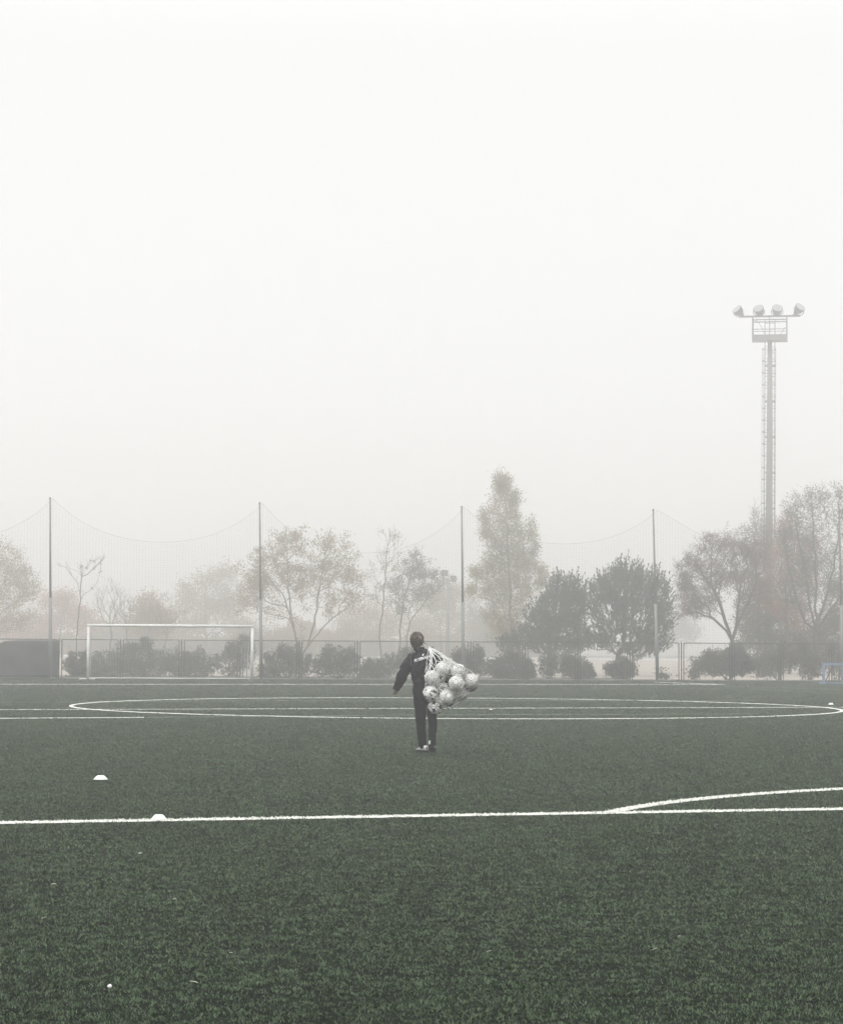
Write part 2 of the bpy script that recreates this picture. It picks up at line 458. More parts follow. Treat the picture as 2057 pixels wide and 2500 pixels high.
for bi in range(5):
    (b0, t0), (b1, t1) = seq[bi], seq[bi + 1]
    mid = (t0 + t1) / 2; lowz = P(LOW[bi][0], LOW[bi][1], (b0.y + b1.y) / 2).z
    sag = mid.z - lowz
    def topz(s):
        if bi == 4:
            k = P(1697, 1304, b0.y).z
            s0 = 0.225
            return (t0.z + (k - t0.z) * s / s0) if s < s0 else k + (P(2030, 1290, b1.y).z - k) * (s - s0) / (1 - s0)
        c = 1.9
        return t0.z * (1 - s) + t1.z * s - sag * (1 - (math.cosh(c * (2 * s - 1)) - 1) / (math.cosh(c) - 1)) - 0.0
    mb = MB(); n = 26
    pts = [b0.lerp(b1, k / n) + Vector((0, 0, topz(k / n))) - NO for k in range(n + 1)]
    mb.tube(pts, 0.0042, 4, False); mb.build('top_cable', M_netd, netobj)
    mb = MB(); n = int((b1 - b0).length / 0.13)
    for k in range(n + 1):
        s = k / n; p = b0.lerp(b1, s) - NO; z = topz(s)
        j = 0.02 * math.sin(k * 1.7) + 0.03 * math.sin(k * 0.31)
        mb.tube([p + Vector((0, 0, 0.1)), p + Vector((j, j, z * 0.5)), p + Vector((0, 0, z - 0.01))], 0.0016, 3, False)
    zmax = max(t0.z, t1.z); nz = int(zmax / 0.13)
    for r_ in range(1, nz):
        # rows follow the sag of the top cable
        f = r_ / nz; row = []
        for k in range(13):
            s = k / 12; row.append(b0.lerp(b1, s) + Vector((0, 0, 0.1 + (topz(s) - 0.1) * f)) - NO)
        mb.tube(row, 0.0015, 3, False)
    mb.build('netting', M_netd, netobj)

# fence: framed mesh panels with clustered posts
fence = tag(empty('fence', (0, FY(0), 0)), 'low wire mesh fence of framed panels with grouped dark posts along the field edge', 'fence')
FO = fence.location
fpx = [15, 167, 311, 455, 594, 735, 875, 1013, 1151, 1285, 1415, 1545, 1674, 1802, 1926, 2056]
FX = [(p - W0 / 2) / F0 * 104.9 for p in fpx]
FX = [FX[0] - 2.6 * k for k in (3, 2, 1)] + FX + [FX[-1] + 2.4 * k for k in (1, 2, 3)]
FH = 1.66
for i, x in enumerate(FX):
    for dx in (-0.11, 0.0, 0.11):
        mb = MB(); p = Vector((x + dx, FY(x + dx) - (0.05 if dx == 0 else 0), 0)) - FO
        mb.tube([p, p + Vector((0, 0, FH + (0.03 if dx == 0 else 0)))], 0.030 if dx == 0 else 0.022, 8)
        mb.build('post', M_steeld, fence)
    if i < len(FX) - 1:
        a = Vector((x + 0.11, FY(x + 0.11), 0)) - FO; x2 = FX[i + 1] - 0.11; b = Vector((x2, FY(x2), 0)) - FO
        mb = MB(); mb.tube([a + Vector((0, 0, FH)), b + Vector((0, 0, FH))], 0.022, 6); mb.build('top_rail', M_steeld, fence)
        mb = MB(); L_ = (b - a).length; dv = (b - a) / L_; st = 0.085
        k = -FH
        while k < L_:
            for sg in (1, -1):
                s0, s1 = (k, k + FH) if sg == 1 else (k + FH, k)
                z0_, z1_ = 0.04, FH
                q0, q1 = s0, s1
                # clip the diagonal to the panel
                t0_, t1_ = 0.0, 1.0; ds = q1 - q0
                lo, hi = (0 - q0) / ds, (L_ - q0) / ds
                if lo > hi: lo, hi = hi, lo
                t0_, t1_ = max(0, lo), min(1, hi)
                if t1_ - t0_ > 0.02:
                    A = a + dv * (q0 + ds * t0_) + Vector((0, 0, z0_ + (z1_ - z0_) * t0_)); B = a + dv * (q0 + ds * t1_) + Vector((0, 0, z0_ + (z1_ - z0_) * t1_))
                    mb.tube([A, B], 0.0021, 3, False)
            k += st
        mb.build('wire_mesh', M_steel, fence)
M_screen = mat('windscreen_cloth', (0.135, 0.142, 0.13), 0.9, 0.1, (0.09, 0.097, 0.088), 1.5, transl=0.15)
# cloth screen tied to the left of the fence, its left corner torn loose
scr = []
nx_, nz_ = 40, 14
xs0, xs1 = (-95 - W0 / 2) / F0 * 103, (165 - W0 / 2) / F0 * 104.5
V = []; Fc = []
xtop = (30 - W0 / 2) / F0 * 104
for j in range(nz_ + 1):
    f = j / nz_
    xl = xs0 + (xtop - xs0) * (0.15 * f + 0.85 * f ** 0.75) + 0.05 * math.sin(f * 14)
    for i in range(nx_ + 1):
        s = i / nx_; x = xl + (xs1 - xl) * s
        z = 0.06 + (FH - 0.10) * f - (0.05 * (1 - s) ** 6 if j == nz_ else 0)
        V.append(Vector((x, FY(x) - 0.075 - 0.02 * math.sin(x * 7) - 0.015 * math.sin(f * 9 + x * 2), z)))
for j in range(nz_):
    for i in range(nx_):
        a_ = j * (nx_ + 1) + i; Fc.append((a_, a_ + 1, a_ + nx_ + 2, a_ + nx_ + 1))
me = bpy.data.meshes.new('windscreen'); me.from_pydata(V, [], Fc); me.update()
me.polygons.foreach_set('use_smooth', [True] * len(me.polygons))
o = link('windscreen', me, M_screen)
md = o.modifiers.new('thickness', 'SOLIDIFY'); md.thickness = 0.004
tag(o, 'dark grey cloth screen tied to the left end of the fence', 'screen')
M_conc = mat('concrete', (0.40, 0.39, 0.36), 0.9, 0.2, (0.28, 0.27, 0.25), 3)
mb = MB()
for i in range(52):
    x0 = -30 + i * 1.2; x1 = x0 + 1.185
    c = Vector(((x0 + x1) / 2, FY((x0 + x1) / 2) + 0.16, 0.012)); mb.box(c, ((x1 - x0), 0.12, 0.075), math.atan(FSL))
tag(mb.build('kerb', M_conc), kind='structure')
mb = MB()
for i in range(120):
    x0 = -240 + i * 4.0
    mb.box((x0 + 2, 243.6 + 0.0266 * (x0 + 2), 0.08), (3.97, 0.8, 0.22), math.atan(0.0266))
tag(mb.build('far_kerb', M_white), kind='structure')

# blue goal at the right edge
M_blue = mat('blue_paint', (0.24, 0.32, 0.45), 0.5, 0.4, (0.17, 0.24, 0.36), 5)
bY = 99.5
bL = P(2009, 1664, bY); bL.z = 0
bh = P(2009, 1621, bY).z
bg_ = tag(empty('small_goal', bL, 0.08), 'low pale blue goal frame at the right edge in front of the fence', 'small goal')
bxw = [0, 0.83, 2.6]
for x in bxw:
    mb = MB(); mb.box((x, 0, (bh - 0.05) / 2), (0.095, 0.095, bh - 0.05)); mb.build('post', M_blue, bg_)
mb = MB(); mb.box((1.3, 0, bh), (2.74, 0.10, 0.098)); mb.build('crossbar', M_blue, bg_)
mb = MB(); mb.tube([(0.42, 0.05, bh - 0.05), (0.17, 0.55, 0.03)], 0.022, 8); mb.build('brace', M_steeld, bg_)
mb = MB(); mb.tube([(2.2, 0.05, bh - 0.05), (2.5, 0.55, 0.03)], 0.022, 8); mb.build('brace', M_steeld, bg_)
mb = MB(); mb.tube([(0, 0.05, 0.03), (0, 0.7, 0.03), (2.6, 0.7, 0.03), (2.6, 0.05, 0.03)], 0.026, 8); mb.build('ground_frame', M_blue, bg_)

# ------------------------------------------------------------------ floodlight tower
M_tower = mat('tower_steel', (0.20, 0.205, 0.20), 0.55, 0.4, (0.13, 0.135, 0.13), 1.5, stretch=(1, 1, 0.15))
M_towerd = mat('tower_ironwork', (0.07, 0.072, 0.07), 0.6, 0.4)
M_glass = mat('lamp_glass', (0.35, 0.37, 0.37), 0.15, 0.6)
TY = 108.6
tb = P(1874, 1656, TY); tb.z = 0
sc = TY / F0
tower = tag(empty('floodlight_tower', tb), 'tall pale steel floodlight tower with ladder, caged platform and four lamps', 'floodlight tower')
zt = lambda py: P(1874, py, TY).z
xt = lambda px: (px - 1876) * sc
H_ = zt(833)
leanx = (P(1877, 835, TY).x - tb.x)
prof = [(0.20, 0), (0.195, 1.5), (0.17, H_ * 0.4), (0.13, H_ * 0.7), (0.100, H_)]
mb = MB(); mb.rings([[Vector((leanx * z / H_ + r * math.cos(2 * math.pi * k / 12), r * math.sin(2 * math.pi * k / 12), z)) for k in range(12)] for r, z in prof])
mb.build('mast', M_tower, tower, True)
mb = MB(); mb.lathe((0, 0, 0), [(0.42, 0), (0.42, 0.05), (0.24, 0.06), (0.235, 0.3)], 16); mb.build('base_plate', M_tower, tower)
z_lad0 = 4.2
LX = 0.225; LYo = -0.34
lx = lambda z: leanx * z / H_ + 0.055
lad = MB()
for sgn in (-1, 1):
    lad.tube([(lx(z_lad0) + sgn * LX, 0.32, z_lad0), (lx(H_) + sgn * LX, 0.30, H_ + 1.0)], 0.018, 6)
z = z_lad0 + 0.1
while z < H_ + 0.95:
    lad.tube([(lx(z) - LX, 0.32, z), (lx(z) + LX, 0.32, z)], 0.011, 5); z += 0.27
lado = lad.build('ladder', M_towerd, tower)
cage = MB()
z = z_lad0 + 2.2
while z < H_ - 0.2:
    arc_ = [(lx(z) + 0.31 * math.sin(t), 0.34 + 0.36 * (1 - math.cos(t)) * 0.95, z) for t in np.linspace(-2.2, 2.2, 13)]
    arc_ = [(lx(z) - LX, 0.32, z)] + [(lx(z) + 0.31 * math.sin(t), 0.62 - 0.34 * math.cos(t), z) for t in np.linspace(-0.9, -2 * math.pi + 0.9, 14)] + [(lx(z) + LX, 0.32, z)]
    cage.tube(arc_, 0.014, 5); z += 0.54
for t in (-math.pi / 2, -2.4, math.pi, 2.4, math.pi / 2):
    cage.tube([(lx(zz) + 0.31 * math.sin(t), 0.62 - 0.34 * math.cos(t), zz) for zz in (z_lad0 + 2.2, H_ - 0.3)], 0.009, 4)
cage.build('safety_cage', M_towerd, lado)
for z in np.arange(z_lad0 + 0.3, H_ - 0.2, 1.62):
    mb = MB(); mb.box((lx(z), 0.22, z), (0.48, 0.22, 0.05)); mb.build('ladder_bracket', M_towerd, tower)
# platform, a little turned like in the picture
yaw = -0.16
plat = empty('platform', (leanx, 0, H_)); plat.parent = tower; plat.rotation_euler = (0, 0, yaw)
pw = 88 * sc / math.cos(yaw) * 0.96; pd = 0.85
mb = MB(); mb.box((0, 0, 0.03), (pw, pd, 0.06)); mb.build('platform_deck', M_tower, plat)
tbh = 0.20
mb = MB()
for y in (-pd / 2 + 0.012, pd / 2 - 0.012): mb.box((0, y, 0.06 + tbh / 2), (pw - 0.03, 0.02, tbh))
mb.build('toe_board', M_tower, plat)
zr = zt(775) - H_
for x in (-pw / 2 + 0.03, pw / 2 - 0.03):
    for y in (-pd / 2 + 0.03, pd / 2 - 0.03):
        mb = MB(); mb.box((x, y, (0.06 + zr) / 2), (0.062, 0.055, zr - 0.06)); mb.build('platform_post', M_tower, plat)
for zz, rr in ((zt(783) - H_, 0.026), (zt(806) - H_, 0.016)):
    mb = MB()
    for y in (-pd / 2 + 0.03, pd / 2 - 0.03): mb.tube([(-pw / 2 + 0.03, y, zz), (pw / 2 - 0.03, y, zz)], rr, 6)
    for x in (-pw / 2 + 0.03, pw / 2 - 0.03): mb.tube([(x, -pd / 2 + 0.03, zz), (x, pd / 2 - 0.03, zz)], rr, 6)
    mb.build('guard_rail', M_towerd, plat)
mb = MB(); mb.box((0, -pd / 2 + 0.03, (0.26 + zr) / 2), (0.035, 0.035, zr - 0.26)); mb.build('middle_post', M_towerd, plat)
mb = MB(); mb.tube([(-pw / 2, 0.1, zr - 0.05), (-0.5, 0.15, 0.9), (-0.25, 0.2, 0.4), (0, 0.1, 0.1)], 0.012, 5)
mb.tube([(pw / 2 - 0.1, 0.1, zr * 0.6), (pw / 2 - 0.3, 0.15, 0.35), (0.1, 0.1, 0.1)], 0.012, 5); mb.build('cable', M_towerd, plat)
bw = 146 * sc / math.cos(yaw)
mb = MB(); mb.box((0, -0.1, zr + 0.04), (bw, 0.075, 0.075)); mb.build('lamp_beam', M_towerd, plat)
for i, (px, py, ang, tilt) in enumerate([(1801, 763, -0.75, -0.15), (1852, 762, -0.35, 0.0), (1897, 759, 0.15, 0.0), (1950, 756, 0.65, 0.2)]):
    x = (px - 1878.5) * sc / math.cos(yaw)
    zl = P(px, py, TY).z - H_ - 0.0
    lampe = empty('floodlight', (x * 0.97, -0.1, zr + 0.08)); lampe.parent = plat; lampe.rotation_euler = (0, tilt * 0.4, ang)
    zc = max(0.24, zl - zr - 0.08)
    R_ = Matrix.Rotation(math.radians(-38), 3, 'X')
    mb = MB()
    prof2 = [(0.05, -0.24), (0.13, -0.22), (0.19, -0.13), (0.225, 0.0), (0.235, 0.11), (0.24, 0.12)]
    rg = []
    for r, y in prof2:
        rg.append([Vector((0, 0, zc)) + R_ @ Vector((r * math.cos(2 * math.pi * k / 18), -y, r * math.sin(2 * math.pi * k / 18))) for k in range(18)])
    mb.rings(rg); hs_ = mb.build('lamp_housing', M_towerd, lampe, True)
    mb = MB(); mb.rings([[Vector((0, 0, zc)) + R_ @ Vector((r * math.cos(2 * math.pi * k / 18), -y, r * math.sin(2 * math.pi * k / 18))) for k in range(18)] for r, y in ((0.22, 0.123), (0.21, 0.135))])
    mb.build('lamp_glass', M_glass, lampe)
    mb = MB(); mb.tube([(-0.26, 0, zc), (-0.26, 0, 0.1), (-0.12, 0, 0.0), (0.12, 0, 0.0), (0.26, 0, 0.1), (0.26, 0, zc)], 0.02, 6); mb.build('bracket', M_towerd, lampe)
    mb = MB(); mb.box(Vector((0.0, 0, zc)) + R_ @ Vector((0, 0.30, 0)), (0.13, 0.13, 0.12)); mb.tube([Vector((-0.05, 0, zc)) + R_ @ Vector((0, 0.34, -0.04)), Vector((-0.20, 0.0, zc - 0.1)) + R_ @ Vector((0, 0.3, 0)), (-0.1, 0, 0.02)], 0.012, 5)
    mb.build('ballast_box', M_towerd, lampe)

# the tower stands behind the first row of trees: push it back and up to its full size
KT = 142.0 / 108.6
tower.scale = (KT, KT, KT)
q = P(1874, 1200, 142.0); tower.location = (q.x, 142.0, CAM_H - CAM_H * KT)

# far floodlight showing above the trees
TY2 = 190.0
fb = P(1092, 1640, TY2); fb.z = 0
t2 = tag(empty('floodlight_mast', fb), 'faint distant floodlight mast whose two square lamps peep over the middle trees', 'floodlight')
zt2 = P(1092, 1412, TY2).z
mb = MB(); mb.tube([(0, 0, 0), (0, 0, zt2)], [0.2, 0.1], 10); mb.build('mast', M_tower, t2, True)
mb = MB(); mb.tube([(-0.35, 0, zt2 - 0.1), (0.65, 0, zt2 - 0.25)], 0.05, 6); mb.build('lamp_beam', M_towerd, t2)
for px, py, w_ in ((1085, 1399, 17), (1106, 1412, 15)):
    q = P(px, py, TY2) - fb
    mb = MB(); mb.box(q, (w_ * TY2 / F0, 0.3, w_ * TY2 / F0 * 0.85)); mb.box(q + Vector((0, -0.165, 0)), (w_ * TY2 / F0 * 0.86, 0.025, w_ * TY2 / F0 * 0.7)); mb.build('lamp', M_towerd, t2)

# ------------------------------------------------------------------ disc cones and scraps on the turf
M_cone = mat('cone_plastic', (0.86, 0.87, 0.85), 0.4, 0.4, (0.80, 0.81, 0.79), 6)
def cone(px, py, r, h, label, tilt=0.0):
    p = G(px, py)
    mb = MB(); n = 36
    prof = [(r, 0.012), (r, 0.018), (r * 0.90, h * 0.30), (r * 0.62, h * 0.80), (r * 0.40, h), (r * 0.36, h * 0.985), (r * 0.36, h * 0.93), (r * 0.60, h * 0.74), (r * 0.87, h * 0.26), (r * 0.96, 0.012)]
    mb.rings([[Vector((a * math.cos(2 * math.pi * k / n), a * math.sin(2 * math.pi * k / n), z)) for k in range(n)] for a, z in prof], cap=False)
    nprof = len(prof); mb.f += [((nprof - 1) * n + k, (nprof - 1) * n + (k + 1) % n, (k + 1) % n, k) for k in range(n)]
    o = mb.build('disc_cone', M_cone, None, True); o.location = (p.x, p.y, 0.012); o.rotation_euler = (tilt, 0, 0)
    tag(o, label, 'disc cone', 'white disc cones on the turf')
cone(246, 1908, 0.086, 0.058, 'white disc cone lying alone on the grass, left of the walking person')
cone(388, 2007, 0.076, 0.056, 'white disc cone standing on the near white line')
cone(2027, 1722.5, 0.078, 0.060, 'small white disc cone beyond the right end of the centre circle')
cone(1198, 1735, 0.052, 0.032, 'tiny white disc cone inside the centre circle, right of the carried balls')
M_leaf = mat('dead_leaf', (0.78, 0.77, 0.68), 0.8, 0.2, (0.50, 0.46, 0.36), 60)
scr_l = [(343, 2093, 0.045, 'pale curled leaf on the turf nearest to the left disc cones'), (132, 2170, 0.04, 'pale sliver of leaf furthest left on the dark turf'),
         (426, 2208, 0.035, 'pale tilted sliver of leaf on the left turf, below the curled one'), (112, 2254, 0.04, 'thin pale leaf on the turf near the left edge'),
         (562, 2342, 0.03, 'pale leaf scrap on the near turf, midway between left edge and centre'), (472, 2415, 0.055, 'long thin pale straw on the turf near the bottom left'),
         (1195, 2338, 0.035, 'pale leaf scrap on the near turf right of centre'), (1602, 2332, 0.04, 'pale leaf scrap on the near turf towards the right'),
         (1660, 2300, 0.02, 'tiniest pale leaf scrap on the right near turf')]
for i, (px, py, L_, lab) in enumerate(scr_l):
    p = G(px, py + 2); V = []; Fc = []; L_ *= 0.75
    n = 8
    for k in range(n + 1):
        s = k / n; wd = math.sin(math.pi * min(0.97, s + 0.03)) * L_ * (0.16 if i != 5 else 0.05) + 0.001
        z = 0.030 + 0.07 * L_ * math.sin(math.pi * s)
        V += [(L_ * (s - 0.5), -wd, z), (L_ * (s - 0.5), 0, z - wd * 0.35), (L_ * (s - 0.5), wd, z)]
    for k in range(n):
        a_ = k * 3; Fc += [(a_, a_ + 3, a_ + 4, a_ + 1), (a_ + 1, a_ + 4, a_ + 5, a_ + 2)]
    me = bpy.data.meshes.new('leaf'); me.from_pydata(V, [], Fc); me.update()
    o = link('fallen_leaf', me, M_leaf); md = o.modifiers.new('thickness', 'SOLIDIFY'); md.thickness = 0.0012
    o.location = (p.x, p.y, 0.008); o.rotation_euler = (rnd.uniform(-.3, .3), rnd.uniform(-.3, .3), rnd.uniform(-0.6, 0.6))
    tag(o, lab, 'leaf', 'pale leaves scattered on the near turf')
p = G(268, 2424); bm = bmesh.new(); bmesh.ops.create_icosphere(bm, subdivisions=3, radius=0.011)
for v in bm.verts: v.co *= 1 + 0.13 * math.sin(v.co.x * 400 + 1) * math.cos(v.co.y * 330) ; v.co.z *= 0.85
me = bpy.data.meshes.new('pebble'); bm.to_mesh(me); bm.free(); me.polygons.foreach_set('use_smooth', [True] * len(me.polygons))
o = link('pebble', me, M_cone); o.location = (p.x, p.y, 0.030); tag(o, 'round white pebble lying on the turf near the bottom left', 'pebble')

# ------------------------------------------------------------------ trees and bushes
def quads_mesh(name, C, size, elong=1.6, dirs=None, seed=0):
    """many small leaf faces"""
    r = np.random.RandomState(seed); n = len(C)
    a = r.randn(n, 3); a /= np.linalg.norm(a, axis=1)[:, None]
    if dirs is not None:
        a = a * 0.55 + dirs; a /= np.linalg.norm(a, axis=1)[:, None]
    b = r.randn(n, 3); b -= a * (a * b).sum(1)[:, None]; b /= np.linalg.norm(b, axis=1)[:, None]
    s = (size * (0.6 + 0.8 * r.rand(n)))[:, None] if np.ndim(size) == 0 else (size * (0.6 + 0.8 * r.rand(n)))[:, None]
    V = np.stack([C - a * s * 0.5 * elong, C + b * s * 0.42, C + a * s * 0.5 * elong, C - b * s * 0.42], 1).reshape(-1, 3)
    return np_mesh(name, V, np.arange(4 * n), np.full(n, 4))

class Tree:
    def __init__(s, name, base, Y, material_leaf, material_bark, label, cat='tree', group=None, seed=1):
        s.Y = Y; s.k = Y / F0; s.base = Vector(base); s.base.z = max(0, 0)
        s.root = tag(empty(name, s.base), label, cat, group)
        s.r = np.random.RandomState(seed); s.ml = material_leaf; s.mb = material_bark
        s.nodes = []; s.par = []; s.plen = []; s.chains = []
    def L(s, px, py, dy=0.0):
        p = P(px, py, s.Y + dy) - s.base
        return np.array([p.x, p.y, p.z])
    def stem(s, pts, start=-1, step=0.3, wob=0.03):
        """pts: local points; start index of an existing node or -1; returns index of the last node"""
        pts = [np.array(p, float) for p in pts]
        prev = start; chain = [start] if start >= 0 else []
        cur = s.nodes[start] if start >= 0 else pts[0]
        if start < 0:
            s.nodes.append(pts[0]); s.par.append(-1); s.plen.append(0.0); prev = len(s.nodes) - 1; chain = [prev]; pts = pts[1:]
        step = step * s.k * 50
        for q in pts:
            d = np.linalg.norm(q - cur); n = max(1, int(d / step))
            p0 = cur
            for i in range(1, n + 1):
                w = s.r.randn(3) * wob * d * (0 if i == n else 1) * 0.6
                s.nodes.append(p0 + (q - p0) * i / n + w); s.par.append(prev)
                s.plen.append(s.plen[prev] + d / n); prev = len(s.nodes) - 1; chain.append(prev)
            cur = q
        s.chains.append(chain)
        return prev
    def blob_points(s, blobs, n, shell=0.0, dfac=0.8):
        """blobs: (px, py, rx, ry, weight)"""
        w = np.array([b[4] if len(b) > 4 else b[2] * b[3] for b in blobs], float); w /= w.sum()
        out = []
        for b, wi in zip(blobs, w):
            m_ = max(1, int(round(n * wi)))
            v = s.r.randn(m_, 3); v /= np.linalg.norm(v, axis=1)[:, None]
            rr = (shell + (1 - shell) * s.r.rand(m_)) ** (1 / 2.4)
            q1, q2, q3 = s.r.randn(3, 3)
            rr *= 1 + 0.16 * np.sin(3.2 * v @ q1 + 1) + 0.14 * np.sin(5 * v @ q2) + 0.10 * np.sin(9 * v @ q3)
            v *= rr[:, None]
            c = s.L(b[0], b[1])
            out.append(c + v * np.array([b[2] * s.k, max(b[2], 30) * s.k * dfac, b[3] * s.k]))
        return np.concatenate(out)
    def grow(s, A, alpha=0.35, upb=0.4, step=0.35, skip=3):
        """join every attractor to the branches already there, nearest first"""
        st = step * s.k * 50
        origin = s.nodes[skip] if len(s.nodes) > skip else s.nodes[0]
        A = A[np.argsort(np.linalg.norm(A - origin, axis=1))]
        N = np.array(s.nodes); PL = np.array(s.plen); cap = len(N) + len(A) * 14
        buf = np.zeros((cap, 3)); buf[:len(N)] = N; pl = np.zeros(cap); pl[:len(N)] = PL; cnt = len(N)
        s.tips = []
        for a in A:
            d = a - buf[:cnt]; dist = np.sqrt((d * d).sum(1))
            down = np.maximum(0, -d[:, 2])
            cost = dist + alpha * pl[:cnt] + upb * down * 2
            cost[:skip] += 100
            j = int(np.argmin(cost)); L_ = dist[j]
            if L_ < 1e-4: continue
            n = int(min(10, max(1, round(L_ / st)))); p0 = buf[j].copy()
            pj = s.par[j]
            pdv = (buf[j] - buf[pj]) if pj >= 0 else np.array([0, 0, 1.0]); pdv /= (np.linalg.norm(pdv) + 1e-9)
            c = p0 + pdv * 0.35 * L_ + np.array([0, 0, 0.05 * L_])
            prev = j; chain = [j]
            for i in range(1, n + 1):
                t = i / n; q = (1 - t) ** 2 * p0 + 2 * t * (1 - t) * c + t * t * a
                if i < n: q = q + s.r.randn(3) * 0.05 * L_ / n
                if cnt >= cap: break
                buf[cnt] = q; pl[cnt] = pl[prev] + L_ / n; s.nodes.append(q); s.par.append(prev); s.plen.append(pl[cnt]); prev = cnt; chain.append(cnt); cnt += 1
            s.chains.append(chain); s.tips.append(prev)
    def bark(s, rtip=0.007, rmax=0.13, expo=0.46, bare_extra=0, name='trunk'):
        n = len(s.nodes); cnt = np.zeros(n)
        has = np.zeros(n, bool)
        for i, p in enumerate(s.par):
            if p >= 0: has[p] = True
        for i in range(n - 1, -1, -1):
            if not has[i]: cnt[i] += 1
            if s.par[i] >= 0: cnt[s.par[i]] += cnt[i]
        rad = np.minimum(rtip * cnt ** expo, rmax)
        # flare at the foot
        mb = MB(); k_ = s.k * 50
        for ch in s.chains:
            if len(ch) < 2: continue
            rs = [min(rad[i], rad[ch[1]] * 1.15) if q == 0 and len(ch) > 1 and s.par[ch[0]] >= 0 else rad[i] for q, i in enumerate(ch)]
            big = max(rs)
            mb.tube([s.nodes[i] for i in ch], [max(x, rtip) for x in rs], 8 if big > 0.05 else (5 if big > 0.018 else 3), cap=False)
        s.rad = rad
        s.bark_obj = mb.build(name, s.mb, s.root, True); return s.bark_obj
    def twigs(s, per=2.0, L_=0.42, w=0.011, maxrad=0.022):
        idx = [i for i in range(len(s.nodes)) if s.rad[i] < maxrad and s.par[i] >= 0]
        if len(idx) * per < 30: return
        k_ = s.Y / 118.0
        n = int(len(idx) * per); pick = s.r.choice(idx, n)
        C = np.array([s.nodes[i] for i in pick]); D = np.array([s.nodes[i] - s.nodes[s.par[i]] for i in pick])
        D /= np.linalg.norm(D, axis=1)[:, None] + 1e-9
        D = D * 0.9 + np.array([0, 0, 0.55]) + s.r.randn(n, 3) * 0.45; D /= np.linalg.norm(D, axis=1)[:, None]
        LL = L_ * k_; sz = w * k_ / 0.84
        C = C + D * LL * 0.45
        tm = quads_mesh('twigs', C, sz, LL / sz, D * 3.0, seed=int(s.r.randint(1 << 30)))
        bm = bmesh.new(); bm.from_mesh(s.bark_obj.data); bm.from_mesh(tm); bm.to_mesh(s.bark_obj.data); bm.free(); bpy.data.meshes.remove(tm)
    def leaves(s, per=4, size=0.13, spread=0.22, frac=0.6, name='crown', elong=1.5, keep=1.0, up=0.0, maxrad=0.03):
        idx = [i for i in range(len(s.nodes)) if s.rad[i] < maxrad]
        if keep < 1: idx = [i for i in idx if s.r.rand() < keep]
        C = np.array([s.nodes[i] for i in idx]); C = np.repeat(C, per, 0)
        C = C + s.r.randn(*C.shape) * spread * np.array([1, 1, 0.9])
        dirs = None
        if up: dirs = np.tile(np.array([[0, 0, up]]), (len(C), 1))
        me = quads_mesh(name, C, size, elong, dirs, seed=int(s.r.randint(1 << 30)))
        return link(name, me, s.ml, s.root)

bark_d = mat('bark_dark', (0.085, 0.078, 0.068), 0.9, 0.1, (0.05, 0.046, 0.04), 6)
bark_p = mat('bark_pale', (0.17, 0.155, 0.135), 0.9, 0.1, (0.11, 0.10, 0.088), 6)
leaf_beige = mat('leaf_beige', (0.36, 0.275, 0.135), 0.7, 0.2, (0.17, 0.135, 0.07), 0.7, island=0.5, transl=0.35)
leaf_olive = mat('leaf_olive', (0.17, 0.165, 0.095), 0.7, 0.2, (0.075, 0.08, 0.045), 0.7, island=0.5, transl=0.35)
leaf_pop = mat('leaf_poplar', (0.36, 0.29, 0.115), 0.7, 0.2, (0.16, 0.14, 0.055), 0.6, island=0.5, transl=0.35)
leaf_red = mat('leaf_russet', (0.46, 0.20, 0.13), 0.7, 0.2, (0.24, 0.12, 0.08), 0.7, island=0.5, transl=0.35)
leaf_mauve = mat('leaf_brown', (0.28, 0.19, 0.145), 0.75, 0.2, (0.14, 0.10, 0.08), 0.7, island=0.5, transl=0.3)
leaf_pine = mat('pine_needles', (0.075, 0.092, 0.066), 0.7, 0.2, (0.030, 0.040, 0.030), 0.8, island=0.5, transl=0.1)
leaf_bush = mat('bush_leaves', (0.20, 0.195, 0.165), 0.7, 0.2, (0.10, 0.102, 0.086), 0.9, island=0.5, transl=0.15)

def onground(px, Y):
    p = P(px, 1650, Y); p.z = 0.0; return p

def broadleaf(name, px, Y, stems, blobs, n, ml, mb_, label, seed, per=4, size=0.13, spread=0.2, keep=1.0, alpha=0.35, rtip=0.007, rmax=0.13, group=None, shell=0.0, dfac=0.8, upb=0.4, leaves=True, expo=0.46, twigs=2.0):
    Y = Y * ((1.12 if px > 1600 else 1.3) if Y < 160 else 1.3)
    t = Tree(name, onground(px, Y), Y, ml, mb_, label, 'tree', group, seed)
    ends = {}
    for i, stm in enumerate(stems):
        start = -1; pts = stm
        if isinstance(stm[0], int):           # begins on an earlier stem
            start = ends[stm[0]]; pts = stm[1:]
        pp = [t.L(p[0], p[1], (p[2] if len(p) > 2 else 0)) for p in pts]
        if start == -1: pp[0][2] = -0.05
        ends[i] = t.stem(pp, start)
    A = t.blob_points(blobs, n, shell, dfac)
    A = A[A[:, 2] > 0.3]
    t.grow(A, alpha, upb)
    t.bark(rtip, rmax, expo)
    if leaves: t.leaves(int(per * 10), size * 0.41 * Y / 118.0, spread * 0.9 * Y / 118.0, keep=keep * 0.66)
    t.twigs(twigs)
    return t

